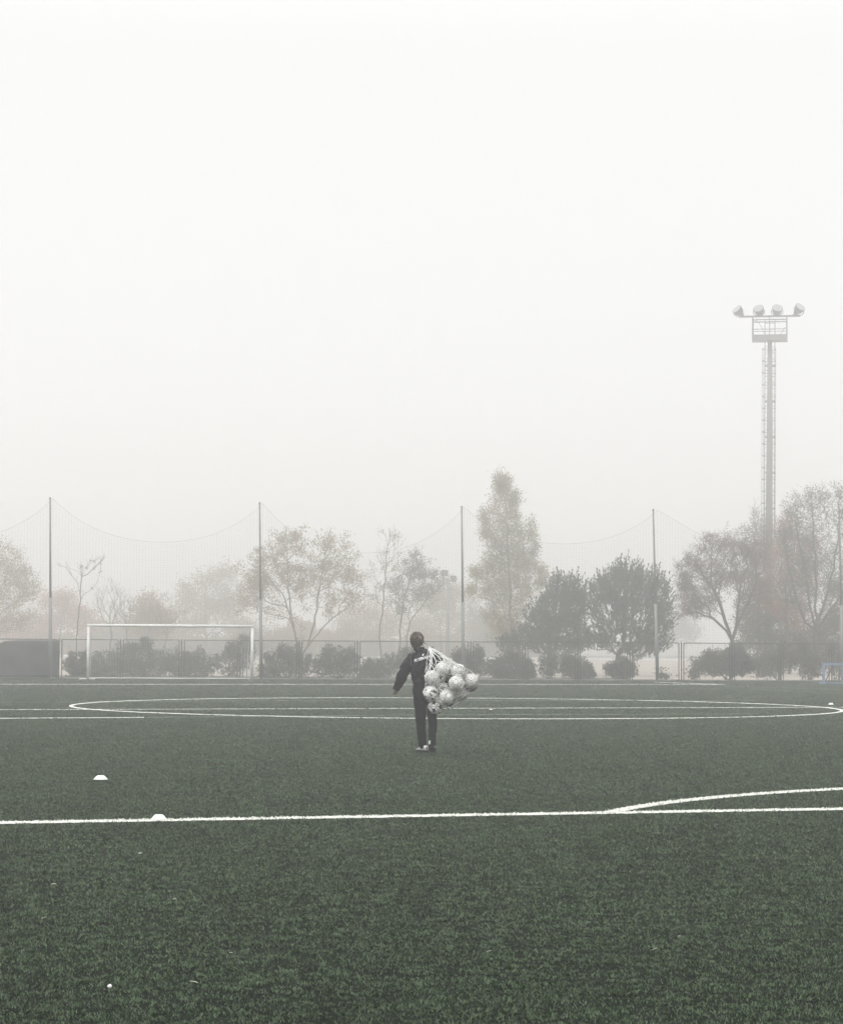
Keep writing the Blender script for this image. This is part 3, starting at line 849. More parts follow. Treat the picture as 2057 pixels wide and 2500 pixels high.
# the multi-stemmed tree in the middle
broadleaf('broadleaf_tree', 738, 112, [
    [(735, 1655), (737, 1600)], [0, (722, 1560), (708, 1500), (690, 1450), (655, 1410), (630, 1390)],
    [0, (738, 1560), (735, 1530)], [0, (752, 1575), (768, 1520), (775, 1460), (786, 1400), (800, 1330)],
    [3, (805, 1300)], [0, (765, 1560), (800, 1520), (850, 1480)],
    [0, (718, 1540), (708, 1480), (704, 1420), (700, 1350)]],
    [(618, 1400, 42, 55), (640, 1440, 45, 60), (655, 1350, 45, 35), (700, 1320, 40, 34), (732, 1330, 26, 38), (790, 1330, 34, 40), (798, 1385, 48, 50),
     (845, 1340, 22, 40, 500), (845, 1400, 42, 50), (870, 1440, 26, 40), (740, 1420, 60, 55), (700, 1400, 50, 50), (820, 1470, 50, 35), (600, 1470, 30, 50), (690, 1500, 60, 40, 900)],
    620, leaf_beige, bark_d, 'wide multi-stemmed tree with thinning pale leaves right of the goal', 21, per=4, size=0.15, spread=0.17, keep=0.86, rmax=0.11)
# thin tall tree
broadleaf('slender_tree', 930, 111, [
    [(932, 1655), (930, 1590), (926, 1560), (934, 1480), (940, 1400), (944, 1350), (952, 1300)], [0, (950, 1288)]],
    [(950, 1310, 38, 26, 160), (935, 1360, 36, 30, 200), (915, 1400, 32, 34, 200), (965, 1330, 22, 30, 150), (905, 1440, 22, 26, 100), (960, 1380, 24, 30, 120), (930, 1450, 38, 30, 120)],
    90, leaf_beige, bark_d, 'slender tall tree with few leaves left of the walking person', 5, per=3, size=0.12, spread=0.12, keep=0.42, rmax=0.06, alpha=0.5)
broadleaf('broadleaf_tree', 975, 114, [
    [(972, 1655), (973, 1590), (978, 1520), (990, 1450), (1003, 1400), (1015, 1350)],
    [(985, 1655), (988, 1590), (1000, 1520), (1030, 1480), (1055, 1445)], [0, (1015, 1345)], [1, (1060, 1430)]],
    [(1012, 1360, 26, 26), (1030, 1385, 34, 28), (1000, 1400, 36, 34), (1050, 1420, 30, 36), (1035, 1460, 36, 36), (960, 1440, 26, 40), (985, 1460, 34, 50), (1080, 1430, 16, 24, 200)],
    330, leaf_olive, bark_d, 'forked tree with loose leaves directly behind the walking person', 8, per=4, size=0.13, spread=0.15, keep=0.66, rmax=0.075)
# tree at the left edge
broadleaf('broadleaf_tree', -28, 128, [
    [(-28, 1655), (-25, 1580), (-20, 1530)], [0, (10, 1490), (50, 1460), (80, 1430)], [0, (0, 1450), (20, 1390)], [0, (-30, 1440), (-40, 1360)]],
    [(15, 1380, 45, 55), (50, 1400, 34, 48), (70, 1440, 30, 40), (20, 1450, 60, 50), (-40, 1380, 60, 70), (-60, 1450, 50, 60), (50, 1500, 48, 40), (15, 1530, 40, 26, 900)],
    520, leaf_beige, bark_d, 'broad pale tree cut off by the left edge of the picture', 31, per=4, size=0.14, spread=0.2, keep=0.9)
# thin bare sapling with few leaves
broadleaf('sapling', 186, 110, [
    [(186, 1655), (187, 1590), (190, 1520), (196, 1450), (200, 1408)], [0, (190, 1395), (172, 1388), (155, 1383)], [0, (214, 1402), (228, 1388), (246, 1374)], [2, (250, 1368)], [1, (152, 1384)]],
    [(225, 1375, 24, 16, 12), (200, 1385, 14, 12, 5), (165, 1385, 14, 8, 4), (240, 1365, 10, 10, 4), (215, 1440, 14, 18, 3)],
    22, leaf_mauve, bark_d, 'thin leaning sapling with a bare forked top left of the goal', 4, per=2, size=0.11, spread=0.05, keep=0.30, rmax=0.05, rtip=0.010, alpha=0.8)
# bare trees behind the goal
def fan(name, px, Y, top, wid, ht, n, label, seed, ml=None, keep=0.0, per=2, size=0.12, rtip=0.008, base_y=1590, mb_=bark_p, rmax=0.07, leanpx=0):
    st = [[(px, 1655), (px + leanpx * 0.3, base_y), (px + leanpx, top + ht * 0.62)]]
    t = broadleaf(name, px, Y, st, [(px + leanpx, top + ht * 0.35, wid * 0.5, ht * 0.36), (px + leanpx - wid * 0.3, top + ht * 0.5, wid * 0.25, ht * 0.25), (px + leanpx + wid * 0.32, top + ht * 0.45, wid * 0.24, ht * 0.28)],
                  n, ml or leaf_mauve, mb_, label, seed, per=per, size=size, spread=0.12, keep=keep, rtip=rtip, rmax=rmax, leaves=keep > 0, shell=0.25, alpha=0.7)
    return t
fan('bare_tree', 270, 122, 1408, 78, 150, 150, 'bare tree with upright twigs standing behind the left half of the goal', 12, leanpx=-2)
fan('bare_tree', 318, 126, 1438, 60, 120, 90, 'smaller bare tree leaning right, behind the middle of the goal', 13, leanpx=-12, rmax=0.06)
fan('bare_tree', 398, 124, 1450, 80, 110, 110, 'crooked half-bare tree behind the right half of the goal', 14, ml=leaf_beige, keep=0.3, leanpx=14)
broadleaf('broadleaf_tree', 362, 150, [[(362, 1645), (362, 1560), (364, 1500)]],
    [(365, 1500, 42, 40), (345, 1530, 34, 36), (392, 1520, 34, 36), (362, 1475, 26, 22)], 240, leaf_beige, bark_p, 'rounded leafy tree behind the crossbar of the goal', 15, per=6, size=0.17, spread=0.26)

# poplar
def poplar():
    Y = 146
    t = None
    t = Tree('poplar_tree', onground(1250, Y), Y, leaf_pop, bark_d, 'tall pointed poplar with yellowing leaves rising above all trees right of the person', 'tree', None, 41)
    t.stem([np.array([0, 0, -0.05]), t.L(1248, 1600), t.L(1245, 1480), t.L(1243, 1400), t.L(1237, 1300), t.L(1228, 1180)])
    env = [(1168, 1220, 5, 12), (1182, 1222, 10, 22), (1196, 1222, 18, 22), (1210, 1226, 30, 30), (1240, 1232, 38, 40), (1270, 1232, 44, 44), (1300, 1236, 52, 50), (1335, 1238, 58, 55), (1370, 1238, 70, 60), (1400, 1238, 80, 64), (1435, 1240, 82, 60), (1470, 1238, 74, 54), (1510, 1236, 64, 44), (1545, 1235, 52, 36)]
    blobs = []
    for (y, x, w, h) in env:
        k = max(1, int(w / 16))
        for i in range(k):
            ox = (i - (k - 1) / 2) / max(1, k) * 2 * w * 0.78 + t.r.randn() * 3
            blobs.append((x + ox, y + abs(ox) * -0.35 + t.r.randn() * 6, 13 + w * 0.16, 26 + t.r.rand() * 12, 1.0 if y > 1250 else 0.7))
    for (x, y, rx, ry) in [(1182, 1258, 10, 20), (1187, 1300, 10, 26), (1296, 1290, 10, 26), (1302, 1330, 9, 26), (1160, 1400, 12, 16), (1320, 1395, 12, 18), (1252, 1218, 12, 30), (1152, 1440, 14, 12), (1322, 1420, 12, 16), (1232, 1176, 6, 14)]:
        blobs.append((x, y, rx, ry, 1.0))
    A = t.blob_points(blobs, 1200, 0.0, 0.8)
    t.grow(A, alpha=0.12, upb=2.2)
    t.bark(0.006, 0.13)
    t.leaves(32, 0.068, 0.20, keep=0.85); t.twigs(1.5)
poplar()

# pines: shoots pointing up and out, packed densely
def pine(px, Y, stems, blobs, nshoot, label, seed):
    Y = Y * 1.07
    t = Tree('pine_tree', onground(px, Y), Y, leaf_pine, bark_d, label, 'tree', 'pines behind the fence', seed)
    ends = {}
    for i, stm in enumerate(stems):
        start = -1; pts = stm
        if isinstance(stm[0], int): start = ends[stm[0]]; pts = stm[1:]
        pp = [t.L(*p) for p in pts]
        if start == -1: pp[0][2] = -0.05
        ends[i] = t.stem(pp, start)
    A = t.blob_points(blobs, nshoot // 3, 0.35, 0.9); A = A[A[:, 2] > 0.5]
    t.grow(A, 0.3, 0.5)
    t.bark(0.008, 0.17)
    B = t.blob_points([(b[0], b[1] + 4, b[2] * 0.93, b[3] * 0.93) for b in blobs], int(nshoot * 0.66), 0.3, 0.9)
    B = B[B[:, 2] > 0.45]
    cen = t.L(px, sum(b[1] for b in blobs) / len(blobs) + 25)
    # each shoot: a spindle of short needles
    C = []; D = []
    for p in B:
        out = p - cen; out /= np.linalg.norm(out) + 1e-9
        dv = out * 0.55 + np.array([0, 0, 0.95]) + t.r.randn(3) * 0.22; dv /= np.linalg.norm(dv)
        L_ = (0.26 + 0.34 * t.r.rand()) * (1.0 if out[2] < 0.25 or t.r.rand() < 0.55 else 1.5); m_ = 8 if L_ < 0.65 else 15
        for q in range(m_):
            f = (q + t.r.rand()) / m_
            nd = t.r.randn(3); nd -= dv * nd.dot(dv); nd /= np.linalg.norm(nd) + 1e-9
            C.append(p + dv * L_ * f + nd * 0.045 * (1.25 - f)); D.append(dv * 1.3 + nd * 0.9)
    C = np.array(C); D = np.array(D); D /= np.linalg.norm(D, axis=1)[:, None]
    me = quads_mesh('crown', C, 0.085, 1.8, D * 1.6, seed=seed)
    link('crown', me, leaf_pine, t.root)
pine(1342, 114.5, [[(1342, 1655), (1342, 1600)], [0, (1340, 1540), (1352, 1480), (1358, 1440)], [0, (1310, 1570), (1280, 1560)], [0, (1370, 1560), (1400, 1540)]],
     [(1358, 1445, 34, 36), (1392, 1450, 28, 34), (1350, 1490, 56, 42), (1395, 1495, 40, 44), (1320, 1530, 48, 38), (1375, 1545, 60, 40), (1290, 1560, 46, 28), (1246, 1572, 34, 20), (1330, 1575, 60, 22), (1405, 1575, 34, 20), (1430, 1460, 20, 24)],
     2300, 'smaller left-hand pine with a low dark crown beside the poplar', 51)
pine(1508, 113.5, [[(1503, 1655), (1508, 1600), (1520, 1580)], [0, (1525, 1520), (1530, 1450), (1535, 1400)], [0, (1560, 1560), (1600, 1540)], [0, (1480, 1555), (1460, 1530)]],
     [(1535, 1405, 46, 30), (1500, 1425, 40, 34), (1572, 1425, 36, 34), (1530, 1450, 70, 44), (1605, 1460, 32, 42), (1460, 1450, 22, 34), (1480, 1500, 46, 44), (1560, 1510, 74, 46), (1620, 1510, 22, 40), (1520, 1560, 80, 32), (1595, 1560, 44, 30), (1455, 1560, 40, 26), (1560, 1590, 50, 16)],
     3000, 'larger right-hand pine with a round dark crown behind a net pole', 52)

# rounded tree left of the tower
broadleaf('broadleaf_tree', 1793, 110.5, [
    [(1794, 1655), (1792, 1600), (1786, 1565)], [0, (1770, 1520), (1755, 1470), (1735, 1430), (1715, 1405)],
    [0, (1772, 1540), (1740, 1510), (1700, 1495), (1670, 1500)], [0, (1796, 1530), (1800, 1480), (1806, 1430)], [0, (1806, 1510), (1830, 1460), (1845, 1420)], [1, (1700, 1380)]],
    [(1700, 1370, 42, 40), (1665, 1400, 26, 40), (1740, 1335, 46, 36), (1790, 1330, 46, 44), (1680, 1440, 40, 40), (1740, 1410, 60, 50), (1800, 1400, 60, 60), (1840, 1350, 40, 50), (1850, 1430, 40, 50), (1690, 1490, 38, 26, 900), (1720, 1470, 50, 34), (1820, 1470, 40, 40)],
    1500, leaf_mauve, bark_d, 'rounded brownish tree with many fine branches left of the floodlight tower', 61, per=4, size=0.12, spread=0.14, keep=0.62, rmax=0.12)
# tall bare tree left of the tower top
broadleaf('bare_tree', 1850, 124, [[(1850, 1655), (1850, 1500), (1852, 1400)]],
    [(1843, 1265, 12, 36, 600), (1860, 1300, 26, 50), (1835, 1330, 26, 50), (1880, 1330, 34, 60), (1860, 1380, 46, 60)],
    650, leaf_mauve, bark_p, 'tall twiggy tree rising just left of the tower mast', 62, per=2, size=0.11, spread=0.12, keep=0.4, rmax=0.09, upb=1.6, alpha=0.15)
# big upright tree at the right edge
broadleaf('broadleaf_tree', 1990, 114, [
    [(1990, 1655), (1988, 1600), (1990, 1540)], [0, (1975, 1480), (1965, 1400), (1950, 1330), (1940, 1270)], [0, (1990, 1460), (1988, 1380), (1982, 1260), (1980, 1200)],
    [0, (2010, 1470), (2030, 1400), (2045, 1300), (2050, 1200)], [0, (1965, 1520), (1945, 1470), (1925, 1400), (1915, 1300)], [0, (2020, 1500), (2060, 1440), (2090, 1340), (2100, 1230)]],
    [(1981, 1215, 20, 36), (1950, 1240, 30, 40), (1925, 1270, 26, 50), (1915, 1320, 30, 50), (2010, 1230, 24, 44), (2046, 1210, 24, 36), (2060, 1270, 40, 60), (1980, 1290, 60, 60), (1950, 1370, 60, 60), (2020, 1370, 60, 70), (2100, 1280, 40, 90), (2100, 1420, 50, 70), (1980, 1460, 80, 50), (1920, 1430, 40, 50)],
    1900, leaf_olive, bark_d, 'tall upright half-bare tree at the right edge behind the blue goal', 63, per=3, size=0.12, spread=0.16, keep=0.42, rmax=0.14, upb=2.0, alpha=0.12)
# russet tree between tower and right tree
broadleaf('broadleaf_tree', 1925, 120, [[(1925, 1655), (1922, 1560), (1918, 1450)]],
    [(1915, 1290, 30, 34), (1925, 1350, 44, 44), (1900, 1420, 40, 50), (1960, 1400, 44, 50), (1925, 1480, 50, 44), (1975, 1330, 30, 40, 700), (1945, 1520, 40, 30), (2045, 1500, 30, 30, 500)],
    900, leaf_red, bark_p, 'russet leaved tree just right of the tower mast', 64, per=4, size=0.14, spread=0.2, keep=0.6)
broadleaf('broadleaf_tree', 1868, 121, [[(1868, 1655), (1868, 1600), (1870, 1560)]],
    [(1850, 1520, 50, 40), (1890, 1500, 50, 50), (1830, 1560, 50, 34), (1890, 1570, 60, 40), (1940, 1560, 60, 40), (1990, 1570, 60, 40), (1820, 1500, 30, 40), (1860, 1450, 34, 40)],
    620, leaf_olive, bark_p, 'low bushy olive tree filling the space behind the tower foot', 65, per=5, size=0.15, spread=0.22)
broadleaf('broadleaf_tree', 2030, 119, [[(2030, 1655), (2030, 1600)]],
    [(2030, 1540, 60, 50), (2060, 1500, 50, 50), (2000, 1590, 50, 30), (2080, 1590, 50, 40), (2050, 1440, 40, 40)],
    400, leaf_olive, bark_p, 'leafy olive tree right behind the blue goal', 66, per=5, size=0.15, spread=0.22)

# fainter trees further off
FAR = [
    (150, 175, [(150, 1490, 46, 52), (120, 1530, 40, 36), (195, 1520, 44, 40), (165, 1455, 22, 22), (60, 1560, 40, 24), (110, 1470, 16, 20)], 300, leaf_red, 'faint pinkish tree behind the sapling, left of the goal'),
    (500, 185, [(500, 1430, 34, 30), (455, 1450, 24, 34), (540, 1400, 30, 30), (500, 1480, 60, 50), (560, 1460, 50, 60), (470, 1530, 50, 34), (570, 1540, 60, 34)], 420, leaf_beige, 'faint broad tree rising behind the right goal post'),
    (1075, 175, [(1070, 1480, 50, 50), (1100, 1450, 30, 36), (1040, 1530, 50, 36), (1110, 1530, 40, 40), (1010, 1560, 40, 26)], 320, leaf_beige, 'faint beige tree below the distant floodlight'),
    (1180, 190, [(1170, 1530, 40, 30), (1190, 1500, 30, 26), (1200, 1560, 40, 20), (1150, 1490, 16, 34)], 150, leaf_olive, 'faint light tree between the distant floodlight and the poplar'),
    (860, 180, [(850, 1530, 50, 30), (890, 1500, 40, 36), (810, 1560, 50, 20), (920, 1550, 40, 30), (950, 1520, 40, 40)], 240, leaf_beige, 'faint beige tree behind the slender tree'),
    (300, 200, [(300, 1540, 60, 30), (250, 1550, 50, 26), (360, 1560, 50, 20), (420, 1550, 40, 26)], 220, leaf_beige, 'faint low tree far behind the left half of the goal'),
    (660, 170, [(660, 1560, 60, 24), (610, 1540, 50, 34), (720, 1560, 50, 20), (580, 1580, 40, 20)], 240, leaf_beige, 'faint low tree behind the multi-stemmed tree'),
    (1655, 230, [(1660, 1520, 26, 36), (1690, 1545, 30, 20), (1640, 1550, 30, 20)], 110, leaf_olive, 'very faint tree between the large pine and the rounded tree'),
    (30, 190, [(30, 1550, 40, 26), (-20, 1540, 50, 40), (70, 1520, 30, 34)], 180, leaf_beige, 'faint low tree above the dark screen'),
]
for i, (px, Y, bl, n, ml, lab) in enumerate(FAR):
    top = min(b[1] for b in bl)
    broadleaf('broadleaf_tree', px, Y, [[(px, 1640), (px + 2, 1590), (px, top + 60)]], bl, n, ml, bark_p, lab, 70 + i, per=6, size=0.15, spread=0.24, keep=0.85, group='faint trees far behind the fence', rtip=0.012)

# bushes behind the fence
def bush(px, Y, blobs, n, label, seed, ml=None, size=0.065):
    t = Tree('bush', onground(px, Y), Y, ml or leaf_bush, bark_d, label, 'bush', 'bushes along the fence', seed)
    for k in range(4):
        a = t.L(px + (k - 1.5) * 4, 1655); a[2] = -0.02
        b = blobs[k % len(blobs)]; t.stem([a, t.L(b[0], b[1])])
    A = t.blob_points(blobs, n // 10, 0.2, 0.6); A = A[A[:, 2] > 0.02]
    t.grow(A, 0.3, 0.2); t.bark(0.006, 0.035, name='stem')
    bl2 = []
    for b in blobs:
        bl2.append((b[0], b[1], b[2] * 0.95, b[3] * 0.92, b[2] * b[3]))
        for q in range(5):
            an = t.r.rand() * 3.6 - 0.25; bl2.append((b[0] + math.cos(an) * b[2] * 0.85, b[1] - math.sin(an) * b[3] * 0.8, 9 + 8 * t.r.rand(), 10 + 12 * t.r.rand(), b[2] * b[3] * 0.13))
    B = t.blob_points(bl2, int(n * 2.6), 0.1, 0.6); B = B[B[:, 2] > 0.0]
    me = quads_mesh('foliage', B, size, 1.4, None, seed=seed); link('foliage', me, t.ml, t.root)
BU = [
    (200, 108.5, [(195, 1625, 34, 36), (215, 1640, 30, 24), (180, 1635, 20, 26)], 1500, 'dark bush between the screen and the left goal post'),
    (270, 108.8, [(262, 1625, 40, 36), (300, 1615, 36, 44), (240, 1640, 30, 26)], 2200, 'dark bush behind the left third of the goal net'),
    (350, 109.2, [(350, 1610, 46, 48), (385, 1622, 40, 38), (325, 1635, 40, 26)], 2800, 'dark bush behind the middle of the goal net'),
    (450, 109.0, [(440, 1625, 46, 36), (490, 1622, 36, 36), (470, 1640, 44, 24)], 2500, 'dark bush behind the right third of the goal net'),
    (560, 112.0, [(560, 1620, 40, 40), (590, 1600, 36, 50)], 1700, 'pale loose bush right of the right goal post'),
    (700, 108.6, [(680, 1622, 44, 40), (730, 1630, 40, 34), (655, 1640, 28, 24), (705, 1600, 28, 26)], 2800, 'dark bush at the foot of the multi-stemmed tree'),
    (825, 108.4, [(825, 1615, 42, 42), (850, 1625, 30, 34), (795, 1630, 30, 30)], 2400, 'dark rounded bush between the multi-stemmed and the slender tree'),
    (915, 108.8, [(915, 1635, 34, 26), (895, 1640, 26, 20), (945, 1630, 30, 28)], 1400, 'low dark bush left of the person, under the slender tree'),
    (1010, 109.0, [(1010, 1620, 44, 36), (1050, 1625, 36, 34)], 1800, 'dark bush hidden behind the walking person'),
    (1150, 108.2, [(1150, 1615, 34, 36), (1175, 1630, 26, 26), (1125, 1620, 26, 34)], 1900, 'dark bush behind the right-most carried balls'),
    (1250, 107.8, [(1250, 1632, 50, 28), (1250, 1610, 30, 22), (1220, 1645, 28, 16), (1285, 1645, 26, 16)], 2800, 'dark mound-shaped bush below the poplar'),
    (1400, 108.4, [(1400, 1635, 44, 26), (1385, 1618, 26, 24), (1425, 1645, 24, 16)], 2100, 'dark bush under the smaller pine'),
    (1340, 109.5, [(1335, 1630, 24, 28), (1350, 1615, 16, 26)], 800, 'thin bush around the foot of the smaller pine'),
    (1515, 108.2, [(1515, 1632, 34, 26), (1535, 1642, 20, 16), (1500, 1640, 22, 20)], 1700, 'dark bush at the foot of the larger pine'),
    (1612, 107.8, [(1612, 1648, 10, 8), (1625, 1652, 9, 5)], 160, 'small weed beside the net pole right of the large pine'),
    (1775, 107.6, [(1770, 1618, 54, 38), (1815, 1625, 30, 32), (1735, 1622, 30, 28), (1790, 1600, 30, 24)], 4200, 'large dark bush in front of the rounded tree'),
    (1705, 110.0, [(1702, 1630, 18, 24), (1692, 1645, 14, 14)], 500, 'pale thin bush left of the large dark bush'),
    (1900, 110.5, [(1900, 1610, 40, 40), (1870, 1630, 40, 30)], 1900, 'brownish bush right of the tower foot'),
    (1970, 110.0, [(1965, 1615, 24, 44), (1985, 1630, 26, 30)], 1500, 'brownish bush just left of the blue goal'),
    (2045, 110.2, [(2045, 1610, 36, 44), (2075, 1620, 40, 40)], 1700, 'brownish bush seen through the blue goal'),
]
leaf_bushp = mat('bush_leaves_pale', (0.17, 0.15, 0.125), 0.7, 0.2, (0.10, 0.09, 0.075), 0.9, island=0.5, transl=0.25)
for i, (px, Y, bl, n, lab) in enumerate(BU):
    bush(px, Y, bl, n, lab, 100 + i, leaf_bushp if ('pale' in lab or 'brownish' in lab) else None)

# a far wood that reads as one mass
def wood():
    r = np.random.RandomState(77); C = []
    Y = 265.0; k = Y / F0
    x = -260.0
    while x < 1340:
        topy = 1548 + 16 * math.sin(x * 0.013 + 1) + 10 * math.sin(x * 0.041) + r.uniform(-10, 10)
        for q in range(3):
            cy = topy + 12 + q * 24; p = P(x + r.uniform(-8, 8), cy, Y + r.uniform(-6, 10))
            v = r.randn(230, 3); v /= np.linalg.norm(v, axis=1)[:, None]; v *= (r.rand(230) ** 0.4)[:, None]
            C.append(np.array(p) + v * np.array([22 * k, 20 * k, (15 + 7 * r.rand()) * k]))
        x += 24
    C = np.concatenate(C); C = C[C[:, 2] > 0]
    o = link('distant_wood', quads_mesh('distant_wood', C, 0.42, 1.4, None, 9), leaf_beige)
    tag(o, 'pale misty wood far behind the fence, a low continuous mass', 'wood', None, 'stuff')
wood()

# ------------------------------------------------------------------ the walking person
ZS = 0.00094
YP = 35.4
pg = P(1036.4, 1837, YP)
PX0 = P(930 + 680 * 0.1564, 1700, YP).x
def zp(zx, zy, y=0.0): return Vector(((zx - 680) * ZS, y, (1965 - zy) * ZS))
PLOC = Vector((PX0, YP, 0.0))

M_skin = mat('skin', (0.21, 0.168, 0.142), 0.6, 0.3, (0.15, 0.12, 0.10), 20)
M_jacket = mat('jacket_cloth', (0.0060, 0.0062, 0.0100), 0.6, 0.22, (0.0020, 0.0022, 0.004), 9)
M_trous = mat('trouser_cloth', (0.0045, 0.0048, 0.0085), 0.85, 0.08, (0.003, 0.003, 0.0055), 12)
M_hair = mat('hair', (0.11, 0.085, 0.065), 0.6, 0.3, (0.018, 0.014, 0.011), 60, stretch=(1, 1, 0.4))
M_hairl = mat('hair_light', (0.36, 0.31, 0.26), 0.6, 0.3, (0.22, 0.18, 0.15), 40)
M_shoe = mat('shoe_white', (0.72, 0.73, 0.71), 0.5, 0.4, (0.55, 0.56, 0.55), 30)
M_sole = mat('shoe_sole', (0.03, 0.03, 0.032), 0.7, 0.3)
M_print = mat('white_print', (0.86, 0.87, 0.88), 0.6, 0.3, (0.80, 0.81, 0.82), 30)

def ringe(c, hx, hy, tilt=0.0, n=24, pinch=0.0):
    out = []
    for k in range(n):
        t = 2 * math.pi * k / n; x = hx * math.cos(t); y = hy * math.sin(t)
        out.append(Vector((c.x + x, c.y + y, c.z + math.tan(tilt) * x)))
    return out
def remesh(o, vox, smooth_it=4, wrinkle=None):
    md = o.modifiers.new('unify', 'REMESH'); md.mode = 'VOXEL'; md.voxel_size = vox; md.use_smooth_shade = True
    sm = o.modifiers.new('smooth', 'SMOOTH'); sm.factor = 0.5; sm.iterations = smooth_it
    if wrinkle:
        for (scale, strength, seed) in wrinkle:
            tx = bpy.data.textures.new('folds', 'CLOUDS'); tx.noise_scale = scale; tx.noise_depth = 2
            dm = o.modifiers.new('folds', 'DISPLACE'); dm.texture = tx; dm.strength = strength; dm.mid_level = 0.5
            dm.texture_coords = 'LOCAL'

def hand(mb, wrist, dirv, side, curl=0.5, scale=1.0):
    """palm, four fingers and a thumb; side: vector from little finger to index"""
    d_ = Vector(dirv).normalized(); s_ = Vector(side).normalized(); n_ = d_.cross(s_).normalized()
    w = Vector(wrist); S_ = scale
    rings = []
    for f, hw, ht in ((0, .024, .018), (.03, .034, .016), (.07, .041, .015), (.092, .040, .012)):
        c = w + d_ * f * S_
        rings.append([c + s_ * math.cos(2 * math.pi * k / 14) * hw * S_ + n_ * math.sin(2 * math.pi * k / 14) * ht * S_ for k in range(14)])
    mb.rings(rings)
    for i, (off, L_) in enumerate(((.030, .070), (.010, .078), (-.011, .072), (-.030, .056))):
        p = w + d_ * .088 * S_ + s_ * off * S_; a = 0.15 + 0.1 * i * curl; pts = [p - d_ * .02 * S_, p]; dd = d_.copy()
        for seg in (.45, .32, .23):
            dd = (Matrix.Rotation(-(0.25 + 0.55 * curl), 3, s_) @ dd).normalized()
            p = p + dd * L_ * seg * S_; pts.append(p)
        mb.tube(pts, [.0095 * S_, .0092 * S_, .0085 * S_, .0078 * S_, .0065 * S_], 8)
    p = w + d_ * .022 * S_ + s_ * .028 * S_
    mb.tube([p, p + (s_ * .6 + d_ * .6) * .03 * S_, p + (s_ * .55 + d_ * .85) * .055 * S_ - n_ * 0.012, p + (s_ * .35 + d_ * 1.0) * .075 * S_ - n_ * 0.02], [.013 * S_, .0115 * S_, .0095 * S_, .008 * S_], 8)

# body: head, neck, torso, arms and legs as one surface
mb = MB()
HC = zp(552, 222, 0.0)
Rh = Matrix.Rotation(math.radians(8), 3, 'Y')
mb.ell(HC + Vector((0, -0.006, 0.01)), (0.074, 0.094, 0.098), Rh, 20, 14)
mb.ell(HC + Vector((0.006, 0.035, -0.055)), (0.056, 0.060, 0.062), Rh, 16, 10)     # jaw
mb.ell(HC + Vector((0.006, 0.082, -0.098)), (0.024, 0.020, 0.018), None, 12, 8)     # chin
mb.tube([HC + Vector((0.002, 0.090, 0.015)), HC + Vector((0.004, 0.112, -0.022)), HC + Vector((0.004, 0.095, -0.036))], [0.009, 0.015, 0.011], 8)  # nose
for sg in (-1, 1):
    mb.ell(HC + Vector((sg * 0.076, -0.002, -0.012)), (0.010, 0.020, 0.032), None, 10, 8)      # ear
    mb.ell(HC + Vector((sg * 0.030, 0.082, 0.008)), (0.016, 0.010, 0.009), None, 8, 6)          # eye
    mb.ell(HC + Vector((sg * 0.032, 0.086, 0.026)), (0.020, 0.008, 0.006), None, 8, 6)          # brow
mb.tube([HC + Vector((-0.02, 0.088, -0.066)), HC + Vector((0.004, 0.098, -0.064)), HC + Vector((0.03, 0.088, -0.066))], [0.006, 0.009, 0.006], 6)  # mouth
mb.tube([zp(556, 270, -0.02), zp(572, 345, -0.015), zp(600, 410, 0.0)], [0.055, 0.054, 0.075], 14)
mb.rings([ringe(zp(655, zy, 0.0), hx, hy, 0.12) for zy, hx, hy in ((430, .12, .07), (500, .165, .09), (620, .16, .10), (760, .14, .09), (860, .12, .085), (980, .13, .095), (1100, .125, .10))])
mb.tube([zp(500, 450), zp(395, 620, -0.01), zp(338, 740, -0.02), zp(272, 880, -0.01), zp(232, 975, 0.0)], [.055, .046, .043, .036, .027], 12)
mb.tube([zp(820, 440), zp(880, 560, 0.06), zp(885, 640, 0.12), zp(840, 520, 0.17), zp(795, 400, 0.15)], [.05, .045, .042, .036, .027], 12)
mb.tube([zp(600, 1080), zp(612, 1300), zp(622, 1500), zp(645, 1720), zp(672, 1900, -0.02)], [.085, .07, .052, .045, .036], 12)
mb.tube([zp(740, 1080), zp(775, 1300, 0.01), zp(804, 1480, 0.0), zp(803, 1700, -0.10), zp(798, 1850, -0.2)], [.085, .07, .052, .045, .034], 12)
hand(mb, zp(226, 972, 0.0), (-0.16, 0.05, -1), (0.75, 0.7, 0.1), 0.75, 0.88)
hand(mb, zp(795, 395, 0.14), (-0.25, -0.35, 0.9), (-0.75, 0.5, 0), 1.6, 0.92)
person = mb.build('person', M_skin, None, True); person.location = PLOC
remesh(person, 0.0045, 2)
tag(person, 'person in black tracksuit walking away with a net of footballs over the right shoulder', 'person')

# jacket
mb = MB()
TR = [(1092, 652, 146, .118, 0), (1060, 650, 150, .122, 0), (1000, 642, 156, .124, .02), (900, 640, 152, .118, .04), (800, 650, 172, .122, .08), (700, 652, 196, .130, .12),
      (600, 658, 205, .134, .16), (520, 662, 206, .130, .20), (470, 664, 198, .118, .22), (430, 662, 168, .100, .22), (400, 646, 128, .082, .2), (378, 620, 96, .070, .15), (350, 592, 88, .072, .08), (322, 578, 78, .070, 0.05)]
mb.rings([ringe(zp(c, zy, -0.005 if zy > 400 else -0.012), h * ZS, hy, t, 28) for zy, c, h, hy, t in TR])
mb.tube([zp(520, 455), zp(478, 470), zp(440, 540), zp(393, 620, -0.01), zp(352, 710, -0.02), zp(330, 760, -0.022), zp(290, 850, -0.015), zp(246, 940, -0.005), zp(230, 975, 0)],
        [.055, .076, .084, .084, .083, .082, .075, .062, .055], 18)
mb.tube([zp(232, 962, -0.002), zp(222, 988, 0)], [.058, .050], 16)
